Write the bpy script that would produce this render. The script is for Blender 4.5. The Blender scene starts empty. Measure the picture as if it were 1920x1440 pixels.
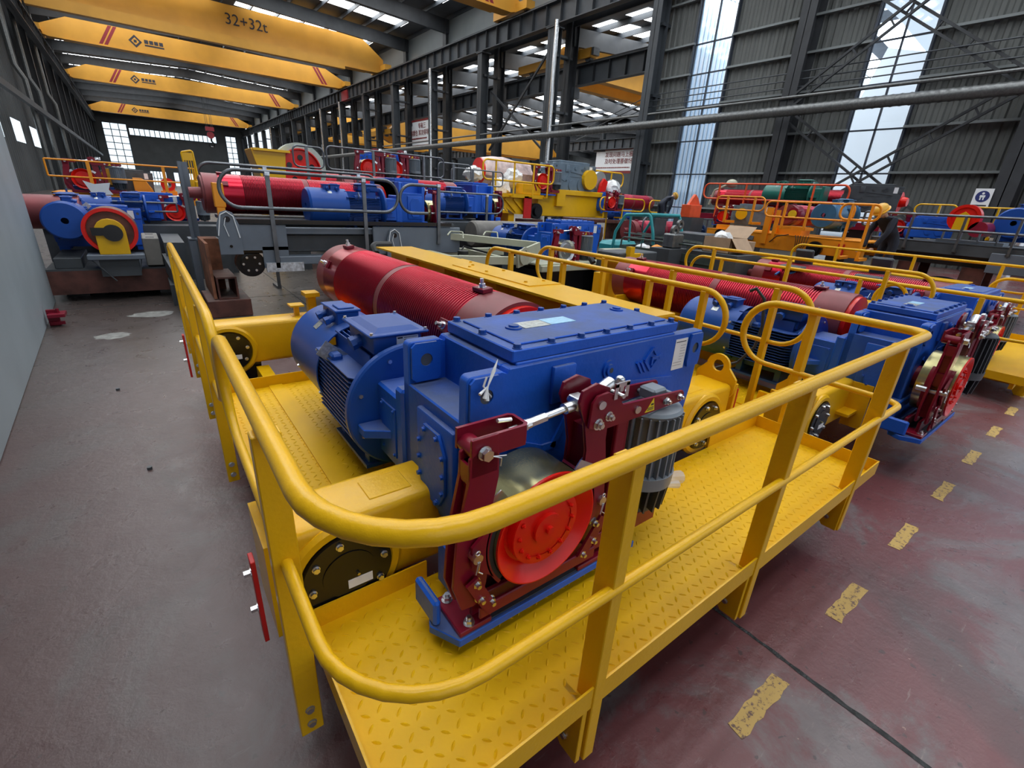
import bpy, bmesh, math, random
from mathutils import Vector, Matrix
PI = math.pi
R = math.radians
C = bpy.context.scene.collection
sc = bpy.context.scene
# ---------------------------------------------------------------- camera
cam_d = bpy.data.cameras.new('camera')
cam_d.sensor_width = 36.0
cam_d.lens = 869.15 / 1920 * 36.0
cam_d.clip_start = 0.05
cam_d.clip_end = 600
cam = bpy.data.objects.new('camera', cam_d)
C.objects.link(cam)
cam.matrix_world = (Matrix.Translation((0, 0, 2.0)) @ Matrix.Rotation(R(-37.945), 4, 'Z')
                    @ Matrix.Rotation(R(68.239), 4, 'X') @ Matrix.Rotation(R(3.385), 4, 'Z'))
sc.camera = cam
# ---------------------------------------------------------------- world, exposure
w = bpy.data.worlds.new('World')
sc.world = w
w.use_nodes = True
nt = w.node_tree
bg = nt.nodes['Background']
grad = nt.nodes.new('ShaderNodeTexGradient')
tc = nt.nodes.new('ShaderNodeTexCoord')
mp = nt.nodes.new('ShaderNodeMapping')
mp.inputs['Rotation'].default_value = (0, R(90), 0)
cr = nt.nodes.new('ShaderNodeValToRGB')
cr.color_ramp.elements[0].color = (0.86, 0.93, 1.0, 1)
cr.color_ramp.elements[1].color = (0.70, 0.84, 1.0, 1)
nt.links.new(tc.outputs['Generated'], mp.inputs[0])
nt.links.new(mp.outputs[0], grad.inputs[0])
nt.links.new(grad.outputs[0], cr.inputs[0])
nt.links.new(cr.outputs[0], bg.inputs[0])
bg.inputs[1].default_value = 1.15
sc.view_settings.view_transform = 'Standard'
sc.view_settings.look = 'None'
sc.view_settings.gamma = 1.0
sc.view_settings.exposure = 0.0
sc.view_settings.use_curve_mapping = False
SKY_E = 7.5          # brightness of the translucent roof light panels
sun_d = bpy.data.lights.new('sun', 'SUN'); sun_d.energy = 3.2; sun_d.angle = R(0.6); sun_d.color = (1.0, 0.97, 0.92)
sun = bpy.data.objects.new('sun', sun_d); C.objects.link(sun); sun.rotation_euler = (0, R(-32), 0)   # high, from beyond the left wall
try:
    sc.cycles.use_denoising = True
    sc.cycles.max_bounces = 6
    sc.cycles.diffuse_bounces = 4
    sc.cycles.glossy_bounces = 3
    sc.cycles.transparent_max_bounces = 8
    sc.cycles.sample_clamp_indirect = 6.0
    sc.cycles.caustics_reflective = False
    sc.cycles.caustics_refractive = False
except Exception:
    pass

# ---------------------------------------------------------------- materials
MATS = {}
def mat(name, col, rough=0.5, metal=0.0, var=0.12, nscale=6.0, bump=0.0, bscale=40.0, dust=0.0, dustcol=(0.30, 0.27, 0.24),
        emit=0.0, alpha=1.0, coat=0.0, coords='Object', spec=0.5):
    if name in MATS:
        return MATS[name]
    m = bpy.data.materials.new(name)
    m.use_nodes = True
    t = m.node_tree
    N, L = t.nodes, t.links
    b = N['Principled BSDF']
    b.inputs['Roughness'].default_value = rough
    b.inputs['Metallic'].default_value = metal
    b.inputs['Specular IOR Level'].default_value = spec
    if coat:
        b.inputs['Coat Weight'].default_value = coat
        b.inputs['Coat Roughness'].default_value = 0.12
    tcn = N.new('ShaderNodeTexCoord')
    n = N.new('ShaderNodeTexNoise')
    n.inputs['Scale'].default_value = nscale
    n.inputs['Detail'].default_value = 5
    L.new(tcn.outputs[coords], n.inputs['Vector'])
    r = N.new('ShaderNodeValToRGB')
    r.color_ramp.elements[0].position = 0.3
    r.color_ramp.elements[1].position = 0.7
    lo = [max(0, c * (1 - var)) for c in col]
    hi = [min(1, c * (1 + var)) for c in col]
    r.color_ramp.elements[0].color = (*lo, 1)
    r.color_ramp.elements[1].color = (*hi, 1)
    L.new(n.outputs['Fac'], r.inputs[0])
    out = r.outputs[0]
    if dust > 0:   # dust that settles on faces that look up
        g = N.new('ShaderNodeNewGeometry')
        s = N.new('ShaderNodeSeparateXYZ')
        L.new(g.outputs['Normal'], s.inputs[0])
        mr = N.new('ShaderNodeMapRange')
        mr.inputs[1].default_value = 0.75
        mr.inputs[2].default_value = 1.0
        mr.inputs[4].default_value = dust
        L.new(s.outputs['Z'], mr.inputs[0])
        n2 = N.new('ShaderNodeTexNoise')
        n2.inputs['Scale'].default_value = 5
        n2.inputs['Detail'].default_value = 6
        L.new(tcn.outputs[coords], n2.inputs['Vector'])
        mm = N.new('ShaderNodeMath'); mm.operation = 'MULTIPLY'
        L.new(mr.outputs[0], mm.inputs[0])
        mr2 = N.new('ShaderNodeMapRange')
        mr2.inputs[1].default_value = 0.35; mr2.inputs[2].default_value = 0.6; mr2.inputs[3].default_value = 0.55
        L.new(n2.outputs['Fac'], mr2.inputs[0])
        L.new(mr2.outputs[0], mm.inputs[1])
        mx = N.new('ShaderNodeMix'); mx.data_type = 'RGBA'
        L.new(mm.outputs[0], mx.inputs[0])
        L.new(out, mx.inputs[6])
        mx.inputs[7].default_value = (*dustcol, 1)
        out = mx.outputs[2]
        ra = N.new('ShaderNodeMapRange')
        ra.inputs[3].default_value = rough; ra.inputs[4].default_value = 0.75
        L.new(mm.outputs[0], ra.inputs[0])
        L.new(ra.outputs[0], b.inputs['Roughness'])
    L.new(out, b.inputs['Base Color'])
    if bump > 0:
        n3 = N.new('ShaderNodeTexNoise')
        n3.inputs['Scale'].default_value = bscale
        n3.inputs['Detail'].default_value = 3
        L.new(tcn.outputs[coords], n3.inputs['Vector'])
        bp = N.new('ShaderNodeBump')
        bp.inputs['Strength'].default_value = bump
        bp.inputs['Distance'].default_value = 0.01
        L.new(n3.outputs['Fac'], bp.inputs['Height'])
        L.new(bp.outputs[0], b.inputs['Normal'])
    if emit:
        b.inputs['Emission Color'].default_value = (*col, 1)
        b.inputs['Emission Strength'].default_value = emit
    if alpha < 1:
        b.inputs['Alpha'].default_value = alpha
    MATS[name] = m
    return m

YEL = mat('yellow_paint', (0.78, 0.43, 0.006), 0.30, var=0.05, nscale=3, bump=0.12, bscale=60, coat=0.08, spec=0.35)
YELD = mat('yellow_deck_paint', (0.76, 0.43, 0.004), 0.42, var=0.09, nscale=2.2, bump=0.1, bscale=30, spec=0.2)
ORG = mat('orange_yellow_paint', (0.85, 0.30, 0.008), 0.42, var=0.08, nscale=2)
CRY = mat('crane_yellow_hazed', (0.60, 0.29, 0.03), 0.5, var=0.08, nscale=0.6)  # yellow muted so the colour carries the distance haze
RORG = mat('orange_red_paint', (0.75, 0.09, 0.02), 0.45)
BLU = mat('blue_paint', (0.012, 0.105, 0.56), 0.40, var=0.1, nscale=4, bump=0.15, bscale=45, dust=0.8, dustcol=(0.095, 0.115, 0.165), spec=0.35)
BLUM = mat('motor_blue_paint', (0.010, 0.070, 0.34), 0.36, var=0.08, nscale=4, dust=0.35, dustcol=(0.12, 0.14, 0.18), spec=0.35)
GRYB = mat('grey_blue_paint', (0.13, 0.18, 0.23), 0.45, dust=0.15)
MAR = mat('maroon_paint', (0.20, 0.006, 0.022), 0.3, var=0.1, nscale=5, coat=0.1, spec=0.3)
RED = mat('bright_red_paint', (0.72, 0.012, 0.006), 0.3, var=0.06, coat=0.15, spec=0.3)
REDD = mat('red_guard_paint', (0.55, 0.012, 0.012), 0.4)
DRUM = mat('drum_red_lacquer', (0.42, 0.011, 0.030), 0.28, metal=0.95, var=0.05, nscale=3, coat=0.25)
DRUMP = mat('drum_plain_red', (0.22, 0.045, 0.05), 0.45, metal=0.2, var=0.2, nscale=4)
GROOVE = mat('groove_painted_shade', (0.10, 0.006, 0.012), 0.5, metal=0.3)  # darker red that paints the shade of the groove bottoms into the colour
BRASS = mat('turned_steel', (0.52, 0.47, 0.24), 0.27, metal=0.95, var=0.3, nscale=3)
ZINC = mat('zinc_plated_steel', (0.72, 0.73, 0.75), 0.28, metal=1.0, var=0.08, nscale=20)
GRY = mat('thruster_grey_paint', (0.20, 0.235, 0.27), 0.4, var=0.08, dust=0.2, dustcol=(0.4, 0.4, 0.42))
GRYD = mat('dark_grey_paint', (0.06, 0.07, 0.08), 0.42, var=0.15)
STEEL = mat('raw_steel', (0.14, 0.15, 0.165), 0.38, metal=0.7, var=0.25, nscale=5)
PRIM = mat('grey_primer', (0.13, 0.155, 0.19), 0.5, var=0.12, nscale=3)
PRIMD = mat('dark_grey_primer', (0.055, 0.062, 0.07), 0.55, var=0.2, nscale=3)
WELD = mat('ground_weld', (0.6, 0.65, 0.72), 0.35, metal=0.6, var=0.4, nscale=20)
BLK = mat('black_paint', (0.006, 0.006, 0.007), 0.22, var=0.2)
RUB = mat('black_rubber', (0.012, 0.012, 0.012), 0.6)
LINI = mat('brake_lining', (0.025, 0.022, 0.02), 0.8)
RUST = mat('rusty_brown_primer', (0.11, 0.038, 0.028), 0.6, var=0.5, nscale=4, bump=0.2, bscale=20, dust=0.25)
RUSTO = mat('rusty_orange', (0.24, 0.09, 0.045), 0.7, var=0.6, nscale=5)
CREAM = mat('cream_paint', (0.44, 0.45, 0.34), 0.5, var=0.06)
GREEN = mat('green_motor_paint', (0.012, 0.14, 0.11), 0.35, dust=0.2)
TEAL = mat('teal_paint', (0.03, 0.30, 0.33), 0.4)
CART = mat('cart_dark_green', (0.045, 0.065, 0.058), 0.42, var=0.15)
WHT = mat('white_label', (0.80, 0.82, 0.84), 0.5, var=0.03)
INK = mat('black_ink', (0.02, 0.02, 0.03), 0.6)
PLATE = mat('aluminium_plate', (0.5, 0.52, 0.5), 0.4, metal=0.8, var=0.3, nscale=60)
PALEB = mat('pale_blue_plate', (0.35, 0.60, 0.80), 0.4, var=0.15, nscale=50)
FILM = mat('plastic_wrap', (0.75, 0.76, 0.76), 0.25, var=0.2, nscale=10, bump=0.9, bscale=12)
CARD = mat('cardboard', (0.42, 0.29, 0.19), 0.8, var=0.08)
ROLL = mat('grey_brown_wrap', (0.16, 0.15, 0.135), 0.75, var=0.15, nscale=8, dust=0.3)
TARP = mat('blue_tarp', (0.03, 0.13, 0.45), 0.5, bump=0.8, bscale=10)
DSTL = mat('structure_dark_grey', (0.048, 0.056, 0.066), 0.5, var=0.15, nscale=1.5)
DSTL2 = mat('structure_black_grey', (0.03, 0.033, 0.038), 0.55, var=0.2, nscale=1.5)
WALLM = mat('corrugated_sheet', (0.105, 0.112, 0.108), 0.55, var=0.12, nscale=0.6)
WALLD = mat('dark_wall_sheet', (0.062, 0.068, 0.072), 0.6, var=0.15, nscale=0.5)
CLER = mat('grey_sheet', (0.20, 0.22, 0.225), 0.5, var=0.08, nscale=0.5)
ROOFM = mat('roof_sheet', (0.115, 0.125, 0.14), 0.6, var=0.15, nscale=0.8)
PANEL = mat('blue_grey_panel_paint', (0.31, 0.36, 0.39), 0.45, var=0.09, nscale=1.2, bump=0.05, bscale=3)
GALV = mat('galvanised_pipe', (0.13, 0.135, 0.135), 0.35, metal=0.5, var=0.25, nscale=12)
BRIGHTP = mat('bright_pipe', (0.75, 0.77, 0.8), 0.25, metal=0.9)
FRM = mat('window_frame_paint', (0.04, 0.05, 0.07), 0.5)
NAVY = mat('navy_workwear', (0.012, 0.016, 0.03), 0.8, var=0.2, nscale=8)
HELM = mat('yellow_helmet', (0.75, 0.42, 0.05), 0.3)
SKIN = mat('skin', (0.45, 0.27, 0.19), 0.55)
WHC = mat('white_cladding', (0.90, 0.92, 0.94), 0.5, var=0.03, nscale=0.4)
BLC = mat('pale_blue_cladding', (0.66, 0.80, 0.95), 0.5, var=0.03, nscale=0.4)
SIGNR = mat('sign_dark_red', (0.20, 0.02, 0.02), 0.5)
SIGNB = mat('sign_blue', (0.02, 0.03, 0.15), 0.5)
STRIPE = mat('girder_red_stripe', (0.22, 0.012, 0.02), 0.5)
PURP = mat('purple_red_drum', (0.36, 0.02, 0.05), 0.3, metal=0.5)
SKYP = mat('roof_light_panel', (0.93, 0.97, 1.0), 0.6, var=0.0, emit=SKY_E)
WINP = mat('bright_window_glazing', (0.80, 0.92, 1.0), 0.4, var=0.0, emit=1.15)
PULL = mat('pale_green_ring', (0.42, 0.48, 0.42), 0.5, var=0.12)
TUBEY = mat('warning_yellow', (0.85, 0.65, 0.02), 0.5)
WARM = mat('worklight_lens', (1, 1, 1), 0.4, emit=6)

def glass():
    m = bpy.data.materials.new('window_glass')
    m.use_nodes = True
    t = m.node_tree; N, L = t.nodes, t.links
    N.remove(N['Principled BSDF'])
    o = N['Material Output']
    a = N.new('ShaderNodeBsdfTransparent'); a.inputs[0].default_value = (0.90, 0.95, 1.0, 1)
    g = N.new('ShaderNodeBsdfGlossy'); g.inputs['Roughness'].default_value = 0.05
    x = N.new('ShaderNodeMixShader'); x.inputs[0].default_value = 0.06
    L.new(a.outputs[0], x.inputs[1]); L.new(g.outputs[0], x.inputs[2]); L.new(x.outputs[0], o.inputs[0])
    return m
GLASS = glass()
def film():
    m = bpy.data.materials.new('clear_film')
    m.use_nodes = True
    t = m.node_tree; N, L = t.nodes, t.links
    b = N['Principled BSDF']
    b.inputs['Base Color'].default_value = (0.8, 0.82, 0.85, 1)
    b.inputs['Roughness'].default_value = 0.15
    b.inputs['Alpha'].default_value = 0.35
    return m
CFILM = film()

def floor_mat():
    m = bpy.data.materials.new('painted_concrete_floor')
    m.use_nodes = True
    t = m.node_tree; N, L = t.nodes, t.links
    b = N['Principled BSDF']
    tcn = N.new('ShaderNodeTexCoord')
    def noise(s, d=5, dist=0.0, rgh=0.55, vec=None):
        n = N.new('ShaderNodeTexNoise'); n.inputs['Scale'].default_value = s; n.inputs['Detail'].default_value = d
        n.inputs['Distortion'].default_value = dist; n.inputs['Roughness'].default_value = rgh
        L.new(vec or tcn.outputs['Object'], n.inputs['Vector']); return n.outputs['Fac']
    def ramp(f, p0, p1):
        r = N.new('ShaderNodeMapRange'); r.inputs[1].default_value = p0; r.inputs[2].default_value = p1
        r.interpolation_type = 'SMOOTHSTEP'
        L.new(f, r.inputs[0]); return r.outputs[0]
    def mix(f, a, bb):
        x = N.new('ShaderNodeMix'); x.data_type = 'RGBA'
        if isinstance(f, float): x.inputs[0].default_value = f
        else: L.new(f, x.inputs[0])
        for i, v in ((6, a), (7, bb)):
            if isinstance(v, tuple): x.inputs[i].default_value = (*v, 1)
            else: L.new(v, x.inputs[i])
        return x.outputs[2]
    def math_(op, a, bb):
        x = N.new('ShaderNodeMath'); x.operation = op
        for i, v in ((0, a), (1, bb)):
            if isinstance(v, float): x.inputs[i].default_value = v
            else: L.new(v, x.inputs[i])
        return x.outputs[0]
    red = mix(noise(1.3, 6, 0.3), (0.110, 0.032, 0.036), (0.175, 0.060, 0.062))
    worn = mix(noise(9, 8, 0.5), (0.095, 0.078, 0.080), (0.20, 0.155, 0.155))
    f1 = ramp(noise(0.9, 8, 0.6, 0.68), 0.50, 0.62)
    base = mix(f1, red, worn)
    # scuffs stretched across the floor
    mpn = N.new('ShaderNodeMapping'); mpn.inputs['Rotation'].default_value = (0, 0, R(28)); mpn.inputs['Scale'].default_value = (3.5, 26, 1)
    L.new(tcn.outputs['Object'], mpn.inputs[0])
    sc1 = ramp(noise(1.6, 6, 0.2, 0.7, mpn.outputs[0]), 0.60, 0.72)
    base = mix(math_('MULTIPLY', sc1, 0.45), base, (0.30, 0.24, 0.22))
    chips = ramp(noise(24, 4, 0.3, 0.6), 0.70, 0.74)
    base = mix(math_('MULTIPLY', chips, 0.8), base, (0.42, 0.26, 0.21))
    pits = ramp(noise(17, 3, 0.2, 0.5), 0.34, 0.30)
    base = mix(math_('MULTIPLY', pits, 0.6), base, (0.03, 0.03, 0.032))
    stain = ramp(noise(0.55, 4, 0.8), 0.58, 0.72)
    base = mix(math_('MULTIPLY', stain, 0.45), base, (0.045, 0.05, 0.048))
    # bare concrete beyond the red painted bay, darkened to paint in machinery shade
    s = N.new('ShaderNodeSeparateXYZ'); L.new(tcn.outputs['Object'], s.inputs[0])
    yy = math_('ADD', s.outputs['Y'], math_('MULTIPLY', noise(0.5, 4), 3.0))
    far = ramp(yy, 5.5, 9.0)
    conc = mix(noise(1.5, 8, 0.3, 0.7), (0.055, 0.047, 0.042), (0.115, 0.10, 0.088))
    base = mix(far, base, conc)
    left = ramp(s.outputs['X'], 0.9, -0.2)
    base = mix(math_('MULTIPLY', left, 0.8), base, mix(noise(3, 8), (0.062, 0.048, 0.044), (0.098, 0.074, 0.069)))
    L.new(base, b.inputs['Base Color'])
    rr = N.new('ShaderNodeMapRange'); rr.inputs[3].default_value = 0.16; rr.inputs[4].default_value = 0.46
    L.new(noise(5, 6, 0.4), rr.inputs[0]); L.new(rr.outputs[0], b.inputs['Roughness'])
    bp = N.new('ShaderNodeBump'); bp.inputs['Strength'].default_value = 0.35; bp.inputs['Distance'].default_value = 0.01
    L.new(noise(14, 8, 0.2, 0.65), bp.inputs['Height']); L.new(bp.outputs[0], b.inputs['Normal'])
    return m
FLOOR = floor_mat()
def dash_mat():
    m = bpy.data.materials.new('worn_yellow_line')
    m.use_nodes = True
    t = m.node_tree; N, L = t.nodes, t.links
    b = N['Principled BSDF']; b.inputs['Roughness'].default_value = 0.5
    tcn = N.new('ShaderNodeTexCoord')
    n = N.new('ShaderNodeTexNoise'); n.inputs['Scale'].default_value = 38; n.inputs['Detail'].default_value = 8; n.inputs['Roughness'].default_value = 0.7
    L.new(tcn.outputs['Object'], n.inputs['Vector'])
    r = N.new('ShaderNodeValToRGB')
    r.color_ramp.elements[0].position = 0.40; r.color_ramp.elements[0].color = (0.12, 0.06, 0.045, 1)
    r.color_ramp.elements[1].position = 0.47; r.color_ramp.elements[1].color = (0.50, 0.32, 0.08, 1)
    L.new(n.outputs['Fac'], r.inputs[0]); L.new(r.outputs[0], b.inputs['Base Color'])
    return m
DASH = dash_mat()
CRACK = mat('broken_joint', (0.035, 0.037, 0.037), 0.9, var=0.5, nscale=30, bump=1.0, bscale=60)

# ---------------------------------------------------------------- mesh helpers
def V(*a):
    return Vector(a)
class MB:
    """collects shapes in the local frame of its thing and links them as one mesh object"""
    def __init__(s):
        s.bm = bmesh.new()
    def box(s, x0, x1, y0, y1, z0, z1, bev=0.0, M=None, seg=1):
        r = bmesh.ops.create_cube(s.bm, size=1)
        vs = r['verts']
        T = Matrix.Translation(((x0 + x1) / 2, (y0 + y1) / 2, (z0 + z1) / 2)) @ Matrix.Diagonal((abs(x1 - x0), abs(y1 - y0), abs(z1 - z0), 1))
        bmesh.ops.transform(s.bm, matrix=T, verts=vs)
        if bev > 0:
            es = list({e for v in vs for e in v.link_edges})
            rb = bmesh.ops.bevel(s.bm, geom=es, offset=bev, segments=seg, affect='EDGES', profile=0.5)
            vs = list({v for f in rb['faces'] for v in f.verts} | {v for v in vs if v.is_valid})
        if M is not None:
            bmesh.ops.transform(s.bm, matrix=M, verts=[v for v in vs if v.is_valid])
        return s
    def bar(s, a, b, wd, ht, up=(0, 0, 1), bev=0.0):
        """a rectangular bar from a to b"""
        a, b = Vector(a), Vector(b); d = b - a; L = d.length; x = d / L
        y = Vector(up).cross(x)
        if y.length < 1e-4: y = Vector((1, 0, 0)).cross(x)
        y.normalize(); z = x.cross(y)
        M = Matrix(((x.x, y.x, z.x, a.x), (x.y, y.y, z.y, a.y), (x.z, y.z, z.z, a.z), (0, 0, 0, 1)))
        return s.box(0, L, -wd / 2, wd / 2, -ht / 2, ht / 2, bev, M)
    def cyl(s, a, b, r, seg=16, r2=None, cap=True):
        a, b = Vector(a), Vector(b); d = b - a
        q = d.to_track_quat('Z', 'Y').to_matrix().to_4x4()
        M = Matrix.Translation((a + b) / 2) @ q
        bmesh.ops.create_cone(s.bm, cap_ends=cap, segments=seg, radius1=r, radius2=r if r2 is None else r2, depth=d.length, matrix=M)
        return s
    def sph(s, c, r, u=12, v=8, sc_=(1, 1, 1)):
        bmesh.ops.create_uvsphere(s.bm, u_segments=u, v_segments=v, radius=r, matrix=Matrix.Translation(c) @ Matrix.Diagonal((*sc_, 1)))
        return s
    def lathe(s, a, axis, prof, seg=32, close=False, cap=True):
        """profile of (distance along axis, radius) turned about axis through a"""
        a = Vector(a); q = Vector(axis).to_track_quat('Z', 'Y').to_matrix()
        rings = []
        for (h, r) in prof:
            rings.append([s.bm.verts.new(a + q @ Vector((r * math.cos(2 * PI * i / seg), r * math.sin(2 * PI * i / seg), h))) for i in range(seg)])
        n = len(rings)
        for k in range(n - 1 + (1 if close else 0)):
            A, B = rings[k], rings[(k + 1) % n]
            for i in range(seg):
                s.bm.faces.new((A[i], A[(i + 1) % seg], B[(i + 1) % seg], B[i]))
        if not close and cap:
            for rg, rev in ((rings[0], True), (rings[-1], False)):
                try: s.bm.faces.new(rg[::-1] if rev else rg)
                except ValueError: pass
        return s
    def tube(s, pts, r, seg=12, cap=True, closed=False):
        P = [Vector(p) for p in pts]; n = len(P); rings = []
        T0 = (P[1] - P[0]).normalized()
        up = Vector((0, 0, 1)) if abs(T0.z) < 0.9 else Vector((1, 0, 0))
        nrm = T0.cross(up).normalized(); prevT = T0
        for i in range(n):
            if closed: T = (P[(i + 1) % n] - P[i - 1]).normalized()
            elif i == 0: T = T0
            elif i == n - 1: T = (P[-1] - P[-2]).normalized()
            else: T = ((P[i + 1] - P[i]).normalized() + (P[i] - P[i - 1]).normalized()).normalized()
            ax = prevT.cross(T)
            if ax.length > 1e-6:
                nrm = Matrix.Rotation(prevT.angle(T), 3, ax.normalized()) @ nrm
            nrm = (nrm - T * nrm.dot(T)).normalized()
            bn = T.cross(nrm); prevT = T
            rr = r[i] if isinstance(r, (list, tuple)) else r
            rings.append([s.bm.verts.new(P[i] + (nrm * math.cos(2 * PI * k / seg) + bn * math.sin(2 * PI * k / seg)) * rr) for k in range(seg)])
        for k in range(n - 1 + (1 if closed else 0)):
            A, B = rings[k], rings[(k + 1) % n]
            for i in range(seg):
                s.bm.faces.new((A[i], A[(i + 1) % seg], B[(i + 1) % seg], B[i]))
        if cap and not closed:
            s.bm.faces.new(rings[0][::-1]); s.bm.faces.new(rings[-1])
        return s
    def prism(s, pts, d, bev=0.0, holes=()):
        """planar outline pts (3-D) pushed along d; bev rounds the edges"""
        d = Vector(d)
        v0 = [s.bm.verts.new(Vector(p)) for p in pts]
        v1 = [s.bm.verts.new(Vector(p) + d) for p in pts]
        n = len(pts); fs = []
        fs.append(s.bm.faces.new(v0)); fs.append(s.bm.faces.new(v1[::-1]))
        for i in range(n):
            fs.append(s.bm.faces.new((v0[(i + 1) % n], v0[i], v1[i], v1[(i + 1) % n])))
        if bev > 0:
            es = list({e for f in fs for e in f.edges})
            bmesh.ops.bevel(s.bm, geom=es, offset=bev, segments=1, affect='EDGES', profile=0.5)
        return s
    def strip(s, outer, inner, d):
        """plate between a closed outer outline and a hole outline of the same point count, pushed along d"""
        d = Vector(d); n = len(outer)
        o0 = [s.bm.verts.new(Vector(p)) for p in outer]; i0 = [s.bm.verts.new(Vector(p)) for p in inner]
        o1 = [s.bm.verts.new(Vector(p) + d) for p in outer]; i1 = [s.bm.verts.new(Vector(p) + d) for p in inner]
        for k in range(n):
            j = (k + 1) % n
            s.bm.faces.new((o0[k], o0[j], i0[j], i0[k])); s.bm.faces.new((o1[j], o1[k], i1[k], i1[j]))
            s.bm.faces.new((o0[j], o0[k], o1[k], o1[j])); s.bm.faces.new((i0[k], i0[j], i1[j], i1[k]))
        return s
    def hexbolt(s, p, axis, r=0.012, h=0.01, washer=True, stud=0.0):
        p, a = Vector(p), Vector(axis).normalized()
        if washer: s.cyl(p, p + a * 0.003, r * 1.25, 12)
        s.cyl(p + a * 0.003, p + a * (0.003 + h), r, 6)
        if stud: s.cyl(p + a * (0.003 + h), p + a * (0.003 + h + stud), r * 0.55, 8)
        return s
    def build(s, name, m, parent=None, smooth=30, recalc=True):
        if recalc: bmesh.ops.recalc_face_normals(s.bm, faces=s.bm.faces)
        me = bpy.data.meshes.new(name)
        s.bm.to_mesh(me); s.bm.free()
        if smooth:
            me.polygons.foreach_set('use_smooth', [True] * len(me.polygons))
            try: me.set_sharp_from_angle(angle=R(smooth))
            except Exception: pass
        for mm in (m if isinstance(m, (list, tuple)) else [m]): me.materials.append(mm)
        o = bpy.data.objects.new(name, me); C.objects.link(o)
        if parent is not None:
            o.parent = parent
        return o

def ORG0(bx, by, bz):
    return Matrix.Translation((-bx, -by, -bz))
def thing(name, label, cat, loc=(0, 0, 0), rot=0.0, group=None):
    o = bpy.data.objects.new(name, None); C.objects.link(o)
    o.location = loc; o.rotation_euler = (0, 0, rot); o.empty_display_size = 0.2
    o['label'] = label; o['category'] = cat
    if group: o['group'] = group
    return o
def tag(o, label, cat, group=None):
    o['label'] = label; o['category'] = cat
    if group: o['group'] = group
    return o
def struct(o):
    o['kind'] = 'structure'
    return o
def kids(o):
    return KIDS.get(o.name, [c for c in bpy.data.objects if c.parent == o])
KIDS = {}
def dup(root, M, label, group=None, mm=None, skip=(), scale=1.0):
    """copy a thing with its parts and their sub-parts; M places it; mm swaps paints"""
    def cp(o, par):
        n = o.copy(); C.objects.link(n)
        if par is not None: n.parent = par
        if mm and o.type == 'MESH':
            for sl in n.material_slots:
                if sl.material in mm:
                    x = mm[sl.material]; sl.link = 'OBJECT'; sl.material = x
        for ch in o.children:
            if ch.name.split('.')[0] in skip: continue
            cp(ch, n)
        return n
    r = cp(root, None)
    r.matrix_world = M @ root.matrix_basis
    if scale != 1.0:
        r.scale = (scale,) * 3
    if label: r['label'] = label
    if group: r['group'] = group
    elif 'group' in r: del r['group']
    return r
def frustum(b, x0, x1, y0, y1, z0, z1, k):
    lo = [b.bm.verts.new(q) for q in ((x0, y0, z0), (x1, y0, z0), (x1, y1, z0), (x0, y1, z0))]
    hi = [b.bm.verts.new(q) for q in ((x0 + k, y0 + k, z1), (x1 - k, y0 + k, z1), (x1 - k, y1 - k, z1), (x0 + k, y1 - k, z1))]
    b.bm.faces.new(hi)
    for i in range(4): b.bm.faces.new((lo[i], lo[(i + 1) % 4], hi[(i + 1) % 4], hi[i]))
def fil(pts, r, n=6, closed=False):
    """round the corners of a polyline"""
    P = [Vector(p) for p in pts]; out = []
    m = len(P)
    for i in range(m):
        if (i == 0 or i == m - 1) and not closed:
            out.append(P[i]); continue
        a, b, c = P[i - 1], P[i], P[(i + 1) % m]
        rr = r[i] if isinstance(r, (list, tuple)) else r
        if rr <= 0: out.append(b); continue
        u = (a - b); v = (c - b); ang = u.angle(v)
        t = min(rr / math.tan(ang / 2), u.length * 0.499 if closed or 0 < i - 1 else u.length * 0.98, v.length * 0.499 if closed or i + 1 < m - 1 else v.length * 0.98)
        u.normalize(); v.normalize()
        p0 = b + u * t; p1 = b + v * t
        rr2 = t * math.tan(ang / 2)
        cen = b + (u + v).normalized() * (rr2 / math.sin(ang / 2))
        d0 = p0 - cen; d1 = p1 - cen; th = d0.angle(d1)
        for k in range(n + 1):
            f = k / n
            s0 = math.sin((1 - f) * th) / math.sin(th); s1 = math.sin(f * th) / math.sin(th)
            out.append(cen + d0 * s0 + d1 * s1)
    return out
def ring(c, r, axis, n=24, a0=0.0, a1=2 * PI):
    c = Vector(c); q = Vector(axis).to_track_quat('Z', 'Y').to_matrix()
    return [c + q @ Vector((r * math.cos(a0 + (a1 - a0) * i / n), r * math.sin(a0 + (a1 - a0) * i / n), 0)) for i in range(n)]
def text(name, body, M, size, m, parent, depth=0.002, align='CENTER'):
    cu = bpy.data.curves.new(name, 'FONT'); cu.body = body; cu.size = size; cu.extrude = depth; cu.resolution_u = 4
    cu.align_x = align; cu.align_y = 'CENTER'
    t = bpy.data.objects.new(name, cu); C.objects.link(t)
    bpy.context.view_layer.update()
    me = bpy.data.meshes.new_from_object(t.evaluated_get(bpy.context.evaluated_depsgraph_get()))
    bpy.data.objects.remove(t); bpy.data.curves.remove(cu)
    me.transform(M); me.materials.clear(); me.materials.append(m); me.name = name
    o = bpy.data.objects.new(name, me); C.objects.link(o)
    if parent is not None: o.parent = parent
    return o
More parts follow.
